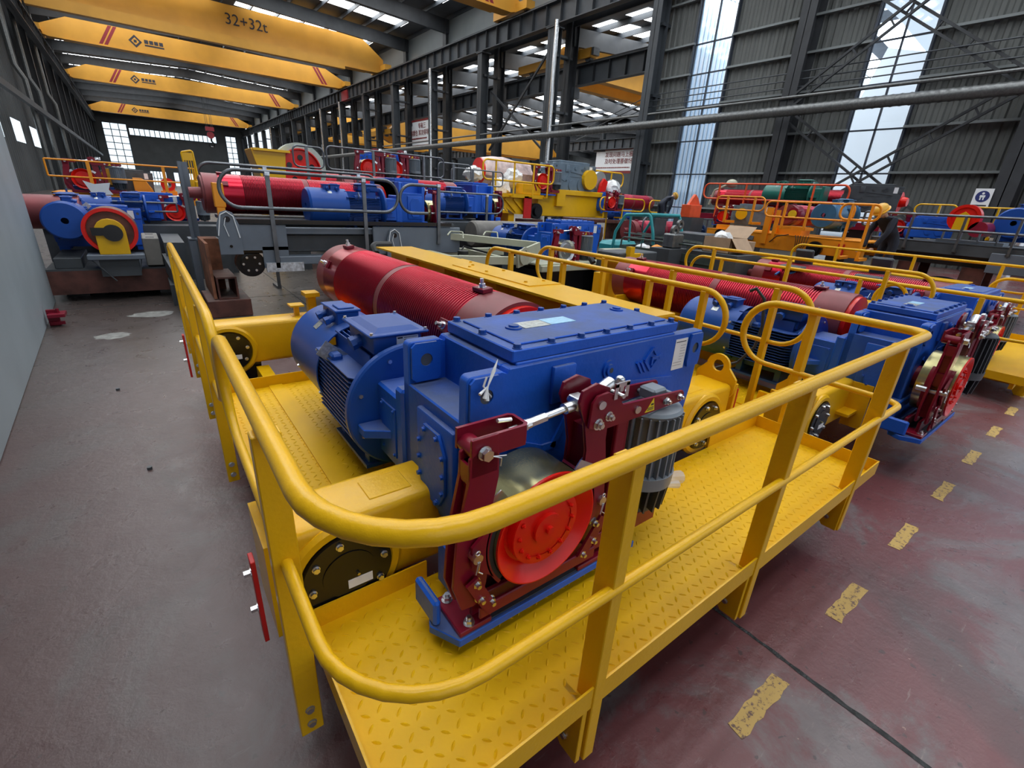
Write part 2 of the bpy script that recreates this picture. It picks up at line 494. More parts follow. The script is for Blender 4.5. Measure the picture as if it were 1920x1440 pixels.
SPLIT = {'stiffeners': 'stiffener', 'end_plate': 'end_plate', 'end_carriage': 'end_carriage', 'stand': 'stand', 'foot': 'foot', 'machine_seat': 'machine_seat', 'stop_bracket': 'stop_bracket',
         'deck_bearer': 'deck_bearer', 'toe_plate': 'toe_plate', 'side_beam': 'side_beam', 'upright': 'upright', 'web_plates': 'web_plate', 'frame_member': 'frame_member', 'grab_handle': 'grab_handle',
         'main_beam': 'main_beam', 'channel_beam': 'channel_beam', 'batten_plates': 'batten_plate', 'girt': 'girt', 'purlins': 'purlin', 'rafter': 'rafter', 'side_plate': 'side_plate', 'ropes': 'rope',
         'hanging_cables': 'hanging_cable', 'bracket': 'bracket', 'wheel': 'wheel', 'border': 'border', 'red_stripes': 'red_stripe', 'cable_gland': 'cable_gland', 'slot': 'slot', 'printed_lines': None, 'base_frame': None}
def split_all():
    for o in list(bpy.data.objects):
        nm = o.name.split('.')[0]
        if o.type != 'MESH' or o.parent is None or not SPLIT.get(nm) or o.data.users > 1 or o.get('split_done'): continue
        if nm == 'wheel' and 'crane' not in o.parent.name: continue
        bm = bmesh.new(); bm.from_mesh(o.data); bm.verts.ensure_lookup_table()
        seen = set(); isl = []
        for v in bm.verts:
            if v.index in seen: continue
            st_ = [v]; seen.add(v.index); cur = []
            while st_:
                x = st_.pop(); cur.append(x.index)
                for e in x.link_edges:
                    y = e.other_vert(x)
                    if y.index not in seen: seen.add(y.index); st_.append(y)
            isl.append(cur)
        if 1 < len(isl) <= 100:
            which = {}
            for i, c_ in enumerate(isl):
                for j in c_: which[j] = i
            fa = [[] for _ in isl]
            for f in bm.faces: fa[which[f.verts[0].index]].append([v.index for v in f.verts])
            mats_ = list(o.data.materials); sm = [pp.use_smooth for pp in o.data.polygons][:1]
            for c_, f_ in zip(isl, fa):
                mp_ = {j: k for k, j in enumerate(c_)}
                me = bpy.data.meshes.new(SPLIT[nm]); me.from_pydata([bm.verts[j].co.copy() for j in c_], [], [[mp_[j] for j in ff] for ff in f_])
                for mm in mats_: me.materials.append(mm)
                n = bpy.data.objects.new(SPLIT[nm], me); C.objects.link(n); n.parent = o.parent; n['split_done'] = 1
                if nm == 'wheel' or nm == 'foot': 
                    me.polygons.foreach_set('use_smooth', [True] * len(me.polygons)); me.set_sharp_from_angle(angle=R(30))
            for ch in list(o.children): ch.parent = o.parent
            bpy.data.objects.remove(o)
        bm.free()
# ================================================================ hoist machinery, built where the nearest trolley stands
def fin(bm_, name, m, root):      # build a part whose shapes were given in world coordinates of the first trolley
    bmesh.ops.translate(bm_.bm, vec=-root.location, verts=bm_.bm.verts)
    return bm_.build(name, m, root)
def sub(bm_, name, m, part):
    root = part.parent
    bmesh.ops.translate(bm_.bm, vec=-root.location, verts=bm_.bm.verts)
    return bm_.build(name, m, part)
BOLTME = {}
def bolt(p, axis, r, h, m, par, root, name='bolt', stud=0.0, washer=True):
    key = (round(r, 4), round(h, 4), m.name, name, round(stud, 3), washer)
    if key not in BOLTME:
        b = MB(); b.hexbolt((0, 0, 0), (0, 0, 1), r, h, washer, stud)
        bmesh.ops.recalc_face_normals(b.bm, faces=b.bm.faces)
        me = bpy.data.meshes.new(name); b.bm.to_mesh(me); b.bm.free(); me.materials.append(m)
        BOLTME[key] = me
    o = bpy.data.objects.new(name, BOLTME[key]); C.objects.link(o)
    o.parent = par
    off = Vector((0, 0, 0)) if root is None else Vector(root.location)
    o.location = Vector(p) - off
    o.rotation_euler = Vector(axis).to_track_quat('Z', 'Y').to_euler()
    return o

# ---------------------------------------------------------------- gear reducer
def gx(x): return x if x < 1.3 else 1.3 + (x - 1.3) * 0.905
def gfin(b, *a):
    for v in b.bm.verts: v.co.x = gx(v.co.x)
    return fin(b, *a)
def gsub(b, *a):
    for v in b.bm.verts: v.co.x = gx(v.co.x)
    return sub(b, *a)
def gbolt(p, *a, **k): return bolt((gx(p[0]), p[1], p[2]), *a, **k)
def make_gearbox(label):
    g = thing('gear_reducer', label, 'gear reducer', (1.5, 1.46, 0.70))
    b = MB()
    yf, yb = 1.25, 1.77
    # casing with a sunk pocket at both top corners
    prof = [(0.80, 0.70), (2.20, 0.70), (2.26, 0.80), (2.26, 1.24), (2.06, 1.24), (2.03, 1.43), (0.99, 1.43), (0.96, 1.24), (0.78, 1.24), (0.78, 0.74)]
    b.prism([(x, yf + 0.012, z) for x, z in prof], (0, yb - yf - 0.012, 0), 0.006)
    # front skin, ears at both ends
    for (y0, y1) in ((yf, yf + 0.055), (yb - 0.055, yb)):
        b.prism([(x, y0, z) for x, z in [(0.78, 0.72), (2.19, 0.72), (2.22, 0.80), (2.275, 1.12), (2.30, 1.415), (2.285, 1.43), (2.02, 1.43), (0.96, 1.43), (0.955, 1.40), (0.93, 1.425), (0.795, 1.425), (0.78, 1.41)]], (0, y1 - y0, 0), 0.005)
    # pocket cheek between the ears
    b.box(0.955, 1.0, yf + 0.05, yb - 0.05, 1.22, 1.43, 0.006)
    # seat of the cover
    b.box(1.0, 2.04, yf + 0.012, yb - 0.012, 1.42, 1.44, 0.004)
    # embossed ribs on the front
    b.bar((1.14, yf, 1.05), (1.22, yf, 1.05), 0.02, 0.03); b.bar((1.20, yf, 1.04), (1.34, yf, 1.27), 0.02, 0.03); b.bar((1.34, yf, 1.27), (2.05, yf, 1.20), 0.025, 0.035)
    b.bar((0.98, yf, 1.12), (1.14, yf, 1.05), 0.02, 0.03)
    b.box(1.34, 2.05, yf - 0.006, yf + 0.01, 1.145, 1.155)
    casing = gfin(b, 'casing', BLU, g)
    # ear pads with the holes
    for cx in (0.855, 2.225):
        for yy, s in ((yf - 0.014, 1), (yb - 0.075, 1)):
            b = MB(); w_ = 0.068 if cx < 1 else 0.058; zc = 1.335
            oc = []; n = 24
            for i in range(n):
                a = 2 * PI * i / n; dx, dz = math.cos(a), math.sin(a); k = min(w_ / max(abs(dx), 1e-6), 0.085 / max(abs(dz), 1e-6))
                oc.append((cx + dx * k, yy, zc + dz * k))
            ic = [(cx + 0.028 * math.cos(2 * PI * i / n), yy, zc + 0.01 + 0.028 * math.sin(2 * PI * i / n)) for i in range(n)]
            b.strip(oc, ic, (0, 0.012, 0))
            gfin(b, 'lifting_ear_pad', BLU, g)
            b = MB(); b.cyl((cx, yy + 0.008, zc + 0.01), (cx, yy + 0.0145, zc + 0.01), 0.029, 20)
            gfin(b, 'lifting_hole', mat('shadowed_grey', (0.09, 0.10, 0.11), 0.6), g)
    # square pad, plug with socket
    b = MB(); b.box(1.165, 1.285, yf - 0.02, yf + 0.004, 1.245, 1.405, 0.008, seg=2); gfin(b, 'machined_pad', BLU, g)
    b = MB(); b.cyl((1.52, yf + 0.004, 1.335), (1.52, yf - 0.01, 1.335), 0.042, 28); b.cyl((1.52, yf - 0.01, 1.335), (1.52, yf - 0.02, 1.335), 0.027, 24)
    p = gfin(b, 'oil_plug', BLU, g)
    b = MB(); b.cyl((1.52, yf - 0.0195, 1.335), (1.52, yf - 0.0215, 1.335), 0.013, 6); gsub(b, 'socket', GRYD, p)
    # cast mark: open square on a point with strokes at its left, arrow at its right
    b = MB(); e = yf - 0.004
    def st(x0, z0, x1, z1, w_=0.012): b.bar((x0, e, z0), (x1, e, z1), 0.012, w_, up=(0, 1, 0))
    cx, cz = 1.845, 1.335
    st(cx - 0.055, cz, cx + 0.0, cz + 0.055); st(cx, cz + 0.055, cx + 0.035, cz + 0.02); st(cx - 0.055, cz, cx, cz - 0.055)
    st(cx, cz - 0.055, cx + 0.055, cz); st(cx + 0.055, cz, cx, cz + 0.005); st(cx + 0.005, cz - 0.03, cx + 0.005, cz + 0.0)
    st(cx - 0.085, cz - 0.0, cx - 0.04, cz - 0.055); st(cx - 0.115, cz + 0.0, cx - 0.07, cz - 0.055); st(cx + 0.06, cz - 0.0, cx + 0.085, cz + 0.012)
    gfin(b, 'cast_emblem', BLU, g)
    # label on the front right
    b = MB(); b.box(2.045, 2.155, yf - 0.0016, yf, 1.245, 1.405, 0); lb = gfin(b, 'paper_label', WHT, g)
    b = MB()
    random.seed(4)
    for k in range(9):
        z = 1.385 - k * 0.0145 if k else 1.392
        x1 = 2.145 - random.random() * 0.02
        x0 = 2.052 if k in (0, 7, 8) else 2.098
        b.box(x0, x1, yf - 0.0022, yf - 0.0014, z - (0.004 if k == 0 else 0.0012), z)
    gsub(b, 'printed_lines', INK, lb)
    # round bearing covers low on the front
    for cx, cz, r in ((1.42, 0.95, 0.12), (1.80, 0.98, 0.17)):
        b = MB(); b.cyl((cx, yf + 0.01, cz), (cx, yf - 0.022, cz), r, 36); pc = gfin(b, 'bearing_cover', BLU, g)
        for i in range(6):
            a = 2 * PI * i / 6 + 0.3
            gbolt((cx + (r - 0.02) * math.cos(a), yf - 0.022, cz + (r - 0.02) * math.sin(a)), (0, -1, 0), 0.011, 0.009, BLU, pc, g)
    # eight-sided cover on the left end
    b = MB(); cy, cz = 1.455, 0.985
    b.box(0.757, 0.79, cy - 0.15, cy + 0.15, cz - 0.205, cz + 0.205, 0.012, seg=2)
    gfin(b, 'end_boss', BLU, g)
    b = MB(); oc = [(-.06, .165), (.06, .165), (.11, .085), (.11, -.085), (.06, -.165), (-.06, -.165), (-.11, -.085), (-.11, .085)]
    b.prism([(0.757, cy + u, cz + v) for u, v in oc], (-0.014, 0, 0), 0.002)
    ec = gfin(b, 'end_cover', BLU, g)
    for u, v in [(-.05, .145), (.05, .145), (.095, .08), (.095, -.08), (.05, -.145), (-.05, -.145), (-.095, -.08), (-.095, .08), (.098, 0), (-.098, 0)]:
        gbolt((0.743, cy + u, cz + v), (-1, 0, 0), 0.0105, 0.01, BLU, ec, g)
    # feet
    for cx in (0.80, 2.10):
        for cy_ in (yf + 0.02, yb - 0.07):
            b = MB(); b.box(cx - 0.015, cx + 0.15, cy_, cy_ + 0.05, 0.62, 0.76, 0.012, seg=2); gfin(b, 'foot', BLU, g)
    # inspection cover
    b = MB(); b.box(0.985, 2.065, yf + 0.018, yb - 0.018, 1.44, 1.487, 0.004)
    b.box(1.035, 2.02, yf + 0.065, yb - 0.065, 1.487, 1.496, 0.003)
    cv = gfin(b, 'inspection_cover', BLU, g)
    for k in range(7):
        x = 1.02 + k * (1.03 - 0.02) / 6
        gbolt((x, yf + 0.04, 1.487), (0, 0, 1), 0.0155, 0.015, BLUM, cv, g)
        gbolt((x, yb - 0.04, 1.487), (0, 0, 1), 0.0155, 0.015, BLUM, cv, g)
    for x in (1.01, 2.043):
        gbolt((x, 1.51, 1.487), (0, 0, 1), 0.0155, 0.015, BLUM, cv, g)
    for x, y in ((1.16, 1.50), (1.93, 1.56)):
        b = MB(); b.cyl((x, y, 1.495), (x, y, 1.503), 0.036, 24); b.cyl((x, y, 1.5), (x, y, 1.511), 0.022, 16); gsub(b, 'vent_plug', BLU, cv)
    b = MB(); b.box(1.20, 1.35, 1.47, 1.56, 1.496, 1.4985); gsub(b, 'rating_plate', PLATE, cv)
    b = MB(); b.box(1.355, 1.52, 1.475, 1.565, 1.496, 1.4985); gsub(b, 'lubrication_plate', PALEB, cv)
    return g

# ---------------------------------------------------------------- motor
def make_motor(label):
    g = thing('electric_motor', label, 'motor', (0.95, 2.5, 0.62))
    cx, cz = 0.95, 0.95
    # lantern between gear case and motor
    b = MB(); b.box(0.765, 1.13, 1.765, 1.84, 0.72, 1.19, 0.012)
    b.box(0.775, 1.12, 1.82, 2.08, 0.74, 1.13, 0.012)
    lan = fin(b, 'lantern_housing', BLU, g)
    b = MB(); b.box(0.767, 0.777, 1.86, 2.02, 0.80, 1.06, 0.002); pl = sub(b, 'side_plate', BLU, lan)
    for y in (1.875, 2.005):
        for z in (0.815, 1.045):
            o = bolt((0.767, y, z), (-1, 0, 0), 0.008, 0.006, BLU, lan, g)
    b = MB(); b.prism([(0.78, 1.90, 0.93), (0.66, 1.98, 0.93), (0.66, 2.06, 0.93), (0.78, 2.06, 0.93)], (0, 0, -0.045), 0.004)
    sub(b, 'lifting_web', BLU, lan)
    b = MB(); b.lathe((cx, 2.07, cz + 0.01), (0, 1, 0), [(0, 0.20), (0, 0.325), (0.008, 0.335), (0.038, 0.335), (0.045, 0.325), (0.07, 0.26), (0.07, 0.2)], 56)
    fl = fin(b, 'flange', BLUM, g)
    for k in range(8):
        a = 2 * PI * (k + 0.5) / 8
        bolt((cx + 0.285 * math.cos(a), 2.07, cz + 0.01 + 0.285 * math.sin(a)), (0, -1, 0), 0.011, 0.008, ZINC, fl, g, washer=False)
    # finned body
    b = MB(); y0, y1 = 2.12, 2.78
    b.cyl((cx, y0, cz), (cx, y1, cz), 0.215, 40)
    for k in range(-7, 7):
        z = cz + k * 0.027 + 0.0
        for s in (-1, 1):
            xi = cx + s * 0.15; xo = cx + s * 0.272
            b.prism([(xi, y0 + 0.02, z), (xo - s * 0.03, y0 + 0.05, z), (xo, y0 + 0.10, z), (xo, y1, z), (xi, y1, z)], (0, 0, 0.006))
    for k in range(-5, 6):
        if k == 0: continue
        x = cx + k * 0.03
        for s, zo in ((-1, 0.27), (1, 0.262)):
            if s > 0 and -3 < k < 6 and False: continue
            b.box(x - 0.003, x + 0.003, y0 + 0.10, y1, *(sorted((cz + s * 0.14, cz + s * (zo if s < 0 else 0.262)))))
    b.box(cx - 0.18, cx + 0.18, y0 + 0.0, y0 + 0.07, cz - 0.2, cz + 0.2, 0.03)
    fin(b, 'finned_body', BLUM, g)
    b = MB(); b.box(cx - 0.262, cx - 0.20, 2.50, 2.64, cz + 0.14, cz + 0.20, 0.012); np_ = fin(b, 'name_plate_boss', BLUM, g)
    b = MB(); b.bar((cx - 0.268, 2.57, cz + 0.148), (cx - 0.21, 2.57, cz + 0.218), 0.15, 0.004, up=(0, 1, 0)); sub(b, 'rating_plate', PLATE, np_)
    # fan hood
    b = MB()
    b.lathe((cx, 2.74, cz), (0, 1, 0), [(0.0, 0.288), (0.0, 0.295), (0.62, 0.295), (0.655, 0.27), (0.66, 0.05), (0.60, 0.05), (0.60, 0.26), (0.0, 0.288)], 64, cap=False)
    hd = fin(b, 'fan_hood', BLUM, g)
    for a, y in ((150, 2.80), (196, 3.22), (205, 2.79), (60, 2.8)):
        bolt((cx + 0.295 * math.cos(R(a)), y, cz + 0.295 * math.sin(R(a))), (math.cos(R(a)), 0, math.sin(R(a))), 0.011, 0.008, ZINC, hd, g)
    b = MB(); c_, s_ = math.cos(R(128)), math.sin(R(128))
    b.bar((cx + 0.2965 * c_, 3.0, cz + 0.2965 * s_), (cx + 0.2965 * c_, 3.07, cz + 0.2965 * s_), 0.055, 0.002, up=(c_, 0, s_))
    sub(b, 'sticker', PLATE, hd)
    # blower terminal box on the hood
    b = MB(); b.box(0.83, 0.97, 2.84, 3.00, 1.20, 1.30, 0.008); b.box(0.82, 0.98, 2.83, 3.01, 1.296, 1.312, 0.004); b.box(0.85, 0.95, 2.86, 2.98, 1.312, 1.322, 0.004)
    b.box(0.83, 0.95, 3.02, 3.12, 1.21, 1.30, 0.008); b.box(0.82, 0.96, 3.0, 3.13, 1.295, 1.308, 0.004)
    sb_ = fin(b, 'blower_terminal_box', BLUM, g)
    b = MB()
    for y in (2.90, 3.06):
        b.cyl((0.84, y, 1.255), (0.79, y, 1.24), 0.022, 14); b.cyl((0.80, y, 1.243), (0.775, y, 1.235), 0.027, 6)
    sub(b, 'cable_gland', BLUM, sb_)
    # main terminal box
    b = MB(); b.box(0.82, 1.05, 2.20, 2.50, 1.14, 1.225, 0.01); b.box(0.80, 1.07, 2.17, 2.53, 1.225, 1.325, 0.02, seg=2)
    tb = fin(b, 'terminal_box', BLUM, g)
    b = MB(); b.box(0.775, 1.095, 2.14, 2.56, 1.325, 1.338, 0.004)
    frustum(b, 0.81, 1.06, 2.175, 2.525, 1.337, 1.358, 0.035)
    lid = sub(b, 'lid', BLUM, tb)
    for x, y in ((0.79, 2.155), (1.08, 2.155), (0.79, 2.545), (1.08, 2.545)):
        bolt((x, y, 1.338), (0, 0, 1), 0.009, 0.009, ZINC, tb, g)
    b = MB(); b.box(0.925, 1.045, 2.1675, 2.1705, 1.25, 1.312); ll = sub(b, 'paper_label', WHT, tb)
    b = MB()
    for k in range(5): b.box(0.965, 1.038 - (k % 2) * 0.02, 2.1665, 2.168, 1.303 - k * 0.011, 1.3055 - k * 0.011)
    b.box(0.93, 0.958, 2.1665, 2.168, 1.300, 1.308)
    sub(b, 'printed_lines', INK, tb)
    b = MB(); b.cyl((0.83, 2.36, 1.27), (0.77, 2.36, 1.25), 0.033, 18); b.cyl((0.775, 2.36, 1.252), (0.75, 2.36, 1.244), 0.040, 8)
    sub(b, 'cable_gland', BLUM, tb)
    # foot saddle under the body
    b = MB(); b.box(cx - 0.2, cx + 0.2, 2.2, 2.26, 0.60, 0.78, 0.005); b.box(cx - 0.2, cx + 0.2, 2.6, 2.66, 0.60, 0.78, 0.005); b.box(cx - 0.22, cx + 0.22, 2.18, 2.7, 0.585, 0.605)
    fin(b, 'foot', BLUM, g)
    return g

# ---------------------------------------------------------------- rope drum
def make_drum(label):
    cx, cz, r = 1.61, 1.16, 0.31
    g = thing('rope_drum', label, 'rope drum', (cx, 3.5, 0.85))
    def grooves(y0, y1, pitch):
        pr = []; n = int((y1 - y0) / pitch)
        for k in range(n):
            for f, dr in ((0, -0.0005), (0.12, 0.0), (0.45, -0.003), (0.58, -0.0105), (0.78, -0.0105), (0.9, -0.003)):
                pr.append((y0 + (k + f) * pitch, r + dr))
        pr.append((y1, r)); return pr
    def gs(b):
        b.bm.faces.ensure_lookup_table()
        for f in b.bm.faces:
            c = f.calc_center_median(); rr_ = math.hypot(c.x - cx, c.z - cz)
            if 0.25 < rr_ < r - 0.0072: f.material_index = 1  # groove bottoms take the painted shade
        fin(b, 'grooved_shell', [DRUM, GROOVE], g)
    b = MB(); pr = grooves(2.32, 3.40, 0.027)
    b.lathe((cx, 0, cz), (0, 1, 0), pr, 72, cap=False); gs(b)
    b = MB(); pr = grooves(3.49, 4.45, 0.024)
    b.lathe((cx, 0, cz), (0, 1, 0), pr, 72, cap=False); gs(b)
    b = MB(); b.lathe((cx, 0, cz), (0, 1, 0), [(3.40, r - 0.003), (3.49, r - 0.003)], 64); fin(b, 'centre_band', DRUMP, g)
    b = MB(); b.lathe((cx, 0, cz), (0, 1, 0), [(4.45, r - 0.001), (4.78, r - 0.001)], 64); fin(b, 'smooth_shell', DRUM, g)
    for y0, y1 in ((2.02, 2.32), (4.78, 5.0)):
        b = MB(); b.lathe((cx, 0, cz), (0, 1, 0), [(y0, r - 0.05), (y0, r - 0.004), (y1, r - 0.001)], 64); fin(b, 'end_shell', DRUMP, g)
    b = MB(); b.lathe((cx, 0, cz), (0, 1, 0), [(1.80, 0.06), (1.80, 0.12), (1.90, 0.15), (1.97, 0.15), (1.98, 0.285), (2.035, 0.285), (2.035, 0.05)], 56); fin(b, 'end_flange', RED, g)
    b = MB(); b.lathe((cx, 0, cz), (0, 1, 0), [(4.99, 0.05), (4.99, 0.27), (5.03, 0.27), (5.03, 0.09), (5.2, 0.08), (5.2, 0.02)], 40); fin(b, 'end_flange', DRUMP, g)
    for ang, y in ((97, 2.36), (158, 2.36), (100, 4.72), (150, 4.72)):
        n_ = Vector((math.cos(R(ang)), 0, math.sin(R(ang)))); c0 = Vector((cx, y, cz)) + n_ * (r + 0.012)
        b = MB(); b.bar(c0 - Vector((0, 0.06, 0)), c0 + Vector((0, 0.06, 0)), 0.075, 0.026, up=n_, bev=0.003); cl = fin(b, 'rope_clamp', MAR, g)
        bolt(c0 + n_ * 0.012, n_, 0.021, 0.02, ZINC, cl, g, stud=0.03)
    return g

# ---------------------------------------------------------------- brake
def kz(z): return z if z < 0.98 else 0.98 + (z - 0.98) * 0.85
def kfin(b, nm, *a):
    if 'wheel' not in nm and nm != 'hub':
        for v in b.bm.verts: v.co.z = kz(v.co.z)
    return fin(b, nm, *a)
def ksub(b, nm, *a):
    if nm != 'hub':
        for v in b.bm.verts: v.co.z = kz(v.co.z)
    return sub(b, nm, *a)
def kbolt(p, *a, **k): return bolt((p[0], p[1], kz(p[2])), *a, **k)
def make_brake(label, bare=False):
    g = thing('drum_brake', label, 'brake', (1.05, 1.10, 0.50))
    wx, wz = 0.968, 0.90
    b = MB(); b.lathe((wx, 0.975, wz), (0, 1, 0), [(0.012, 0.12), (0.012, 0.150), (0.05, 0.150), (0.05, 0.165), (0.004, 0.216), (0.0, 0.222), (0.0, 0.2265), (0.010, 0.2265)], 72, cap=False)
    dish = kfin(b, 'brake_wheel_face', RED, g)
    b = MB(); b.cyl((wx, 0.99, wz), (wx, 1.03, wz), 0.152, 48); b.cyl((wx, 0.975, wz), (wx, 0.992, wz), 0.062, 32); b.cyl((wx, 0.96, wz), (wx, 0.98, wz), 0.016, 12)
    ksub(b, 'hub', RED, dish)
    for k in range(14):
        a = 2 * PI * k / 14
        bolt((wx + 0.125 * math.cos(a), 0.99, wz + 0.125 * math.sin(a)), (0, -1, 0), 0.0085, 0.007, RED, dish, g, stud=0.006)
    b = MB(); b.lathe((wx, 0.985, wz), (0, 1, 0), [(0.0, 0.2262), (0.2, 0.2262), (0.2, 0.17), (0.05, 0.17), (0.05, 0.1)], 72, cap=False); kfin(b, 'brake_wheel_rim', BRASS, g)
    b = MB(); b.cyl((wx, 1.02, wz), (wx, 1.25, wz), 0.09, 28); b.cyl((wx, 1.16, wz), (wx, 1.2, wz), 0.14, 28); kfin(b, 'coupling', MAR, g)
    # base
    b = MB(); b.prism([(0.62, 1.005, 0.515), (1.56, 1.005, 0.515), (1.56, 1.25, 0.515), (0.78, 1.25, 0.515), (0.60, 1.20, 0.515), (0.56, 1.12, 0.515)], (0, 0, 0.035), 0.003)
    b.box(0.57, 0.60, 1.10, 1.26, 0.55, 0.66, 0.01); b.box(0.70, 1.50, 1.22, 1.32, 0.53, 0.74, 0.008)
    kfin(b, 'support_bracket', BLU, g)
    b = MB(); b.box(0.76, 1.45, 1.02, 1.20, 0.548, 0.556); kfin(b, 'black_strip', GRYD, g)
    b = MB(); b.box(0.625, 0.76, 1.012, 1.20, 0.55, 0.572, 0.003); b.box(1.20, 1.55, 1.012, 1.20, 0.55, 0.572, 0.003)
    b.box(0.70, 1.30, 1.055, 1.075, 0.57, 0.65, 0.003); b.box(0.70, 1.30, 1.135, 1.155, 0.57, 0.65, 0.003)
    b.box(1.30, 1.72, 1.03, 1.04, 0.60, 0.68, 0.002); b.box(1.30, 1.72, 1.15, 1.16, 0.60, 0.68, 0.002)
    bs = kfin(b, 'base_frame', MAR, g)
    for x, y in ((0.675, 1.035), (0.66, 1.17), (1.50, 1.035), (1.50, 1.17)):
        kbolt((x, y, 0.572), (0, 0, 1), 0.017, 0.016, ZINC, bs, g, stud=0.012)
    # two-plate levers
    def lever(name, out, m=MAR):
        o = None
        b = MB()
        for y in (1.022, 1.118):
            b.prism([(x, y, z) for x, z in out], (0, 0.014, 0), 0.002)
        return b
    lft = [(0.635, 0.665), (0.705, 0.655), (0.735, 0.74), (0.745, 0.90), (0.735, 1.02), (0.765, 1.20), (0.765, 1.30), (0.70, 1.35), (0.655, 1.31), (0.655, 1.22), (0.615, 0.98), (0.60, 0.78)]
    b = MB()
    for y in (1.022, 1.078): b.prism([(x, y, z) for x, z in lft], (0, 0.014, 0), 0.002)
    b.box(0.665, 0.70, 1.03, 1.085, 0.70, 1.28); b.box(0.655, 0.70, 1.025, 1.09, 1.20, 1.28); b.box(0.64, 0.68, 1.025, 1.09, 0.95, 1.05); b.cyl((0.70, 1.03, 1.32), (0.70, 1.125, 1.32), 0.035, 20)
    ll = kfin(b, 'left_lever', MAR, g)
    rgt = [(1.24, 0.655), (1.315, 0.665), (1.335, 0.80), (1.315, 1.0), (1.285, 1.18), (1.285, 1.34), (1.27, 1.44), (1.20, 1.475), (1.13, 1.455), (1.115, 1.40), (1.155, 1.30), (1.185, 1.16), (1.18, 1.0), (1.19, 0.88), (1.19, 0.74)]
    b = MB()
    for y in (1.035, 1.135): b.prism([(x, y, z) for x, z in rgt], (0, 0.014, 0), 0.002)
    b.box(1.20, 1.255, 1.04, 1.145, 1.05, 1.25)
    rl = kfin(b, 'right_lever', MAR, g)
    # thruster stand
    b = MB(); b.box(1.34, 1.40, 1.03, 1.05, 0.60, 1.28, 0.004); b.box(1.34, 1.40, 1.13, 1.15, 0.60, 1.28, 0.004); b.box(1.395, 1.41, 1.03, 1.15, 0.60, 1.285, 0.004)
    kfin(b, 'stand', MAR, g)
    # fork at the top of the left lever
    b = MB(); f = [(0.665, 1.025, 1.30), (0.87, 1.025, 1.30), (0.885, 1.04, 1.30), (0.885, 1.115, 1.30), (0.87, 1.13, 1.30), (0.665, 1.13, 1.30)]
    inn = [(0.665, 1.037, 1.30), (0.862, 1.037, 1.30), (0.873, 1.046, 1.30), (0.873, 1.109, 1.30), (0.862, 1.118, 1.30), (0.665, 1.118, 1.30)]
    b.prism(f + inn[::-1], (0, 0, 0.085), 0.0)
    b.prism([(0.66, 1.022, 1.23), (0.76, 1.022, 1.23), (0.76, 1.022, 1.385), (0.66, 1.022, 1.385)], (0, 0.012, 0), 0.002)
    kfin(b, 'fork', MAR, ll if False else g)
    # tie rod
    zr0, zr1 = 1.345, 1.375; y = 1.078
    b = MB()
    def P(x): return (x, y, zr0 + (zr1 - zr0) * (x - 0.88) / 0.27)
    b.cyl(P(0.84), P(0.885), 0.014, 12); b.cyl(P(0.885), P(0.905), 0.024, 6); b.cyl(P(0.905), P(0.925), 0.02, 12)
    b.cyl(P(0.925), P(0.995), 0.019, 6); b.cyl(P(0.995), P(1.09), 0.0135, 16); b.cyl(P(1.085), P(1.14), 0.023, 20)
    b.cyl(P(1.14), P(1.20), 0.024, 20); b.cyl(P(1.20), (1.335, 1.09, 1.43), 0.028, 24); b.box(1.125, 1.175, y - 0.028, y + 0.028, 1.355, 1.415, 0.004)
    b.cyl((1.15, y - 0.04, 1.385), (1.15, y + 0.04, 1.385), 0.018, 16)
    kfin(b, 'tie_rod', ZINC, g)
    # bell crank plates from the right lever out over the thruster
    bc = [(1.155, 1.285), (1.215, 1.255), (1.50, 1.262), (1.72, 1.268), (1.735, 1.285), (1.735, 1.315), (1.72, 1.33), (1.45, 1.345), (1.33, 1.35), (1.30, 1.40), (1.24, 1.435), (1.185, 1.43), (1.16, 1.40)]
    b = MB()
    for yy in (1.012, 1.148): b.prism([(x, yy, z) for x, z in bc], (0, 0.012, 0), 0.002)
    cr_ = kfin(b, 'bell_crank', MAR, g)
    b = MB(); b.cyl((1.60, 1.0, 1.30), (1.60, 1.17, 1.30), 0.012, 12); b.cyl((1.70, 1.0, 1.30), (1.70, 1.17, 1.30), 0.010, 12); b.box(1.57, 1.66, 1.045, 1.13, 1.285, 1.345, 0.01)
    kfin(b, 'cross_head', GRY, g)
    for x, z, r_ in ((1.20, 1.295, 0.019), (1.255, 1.318, 0.016), (1.61, 1.30, 0.014), (1.70, 1.302, 0.013)):
        kbolt((x, 1.012, z), (0, -1, 0), r_, 0.012, ZINC, cr_, g, stud=0.01)
    b = MB()
    for x, z, r_ in ((1.205, 1.385, 0.019), (1.42, 1.305, 0.018)): b.cyl((x, 1.013, z), (x, 1.004, z), r_, 20)
    ksub(b, 'pin', ZINC, cr_)
    b = MB(); b.prism([(1.475, 1.0105, 1.272), (1.535, 1.0105, 1.272), (1.52, 1.0105, 1.338)], (0, 0.0015, 0)); wt = ksub(b, 'warning_triangle', TUBEY, cr_)
    b = MB()
    for z in (1.280, 1.286, 1.292): b.box(1.487, 1.525, 1.0098, 1.0106, z, z + 0.0025)
    b.box(1.507, 1.523, 1.0098, 1.0106, 1.303, 1.312); ksub(b, 'printed_lines', INK, cr_)
    # slotted bracket on top of the crank
    b = MB()
    b.box(1.265, 1.283, 1.006, 1.011, 1.395, 1.465); b.box(1.325, 1.343, 1.006, 1.011, 1.395, 1.465); b.box(1.265, 1.343, 1.006, 1.011, 1.45, 1.47)
    b.cyl((1.30, 0.99, 1.41), (1.30, 1.05, 1.41), 0.010, 10); b.cyl((1.35, 1.06, 1.40), (1.35, 1.06, 1.45), 0.020, 12); b.sph((1.35, 1.06, 1.45), 0.02)
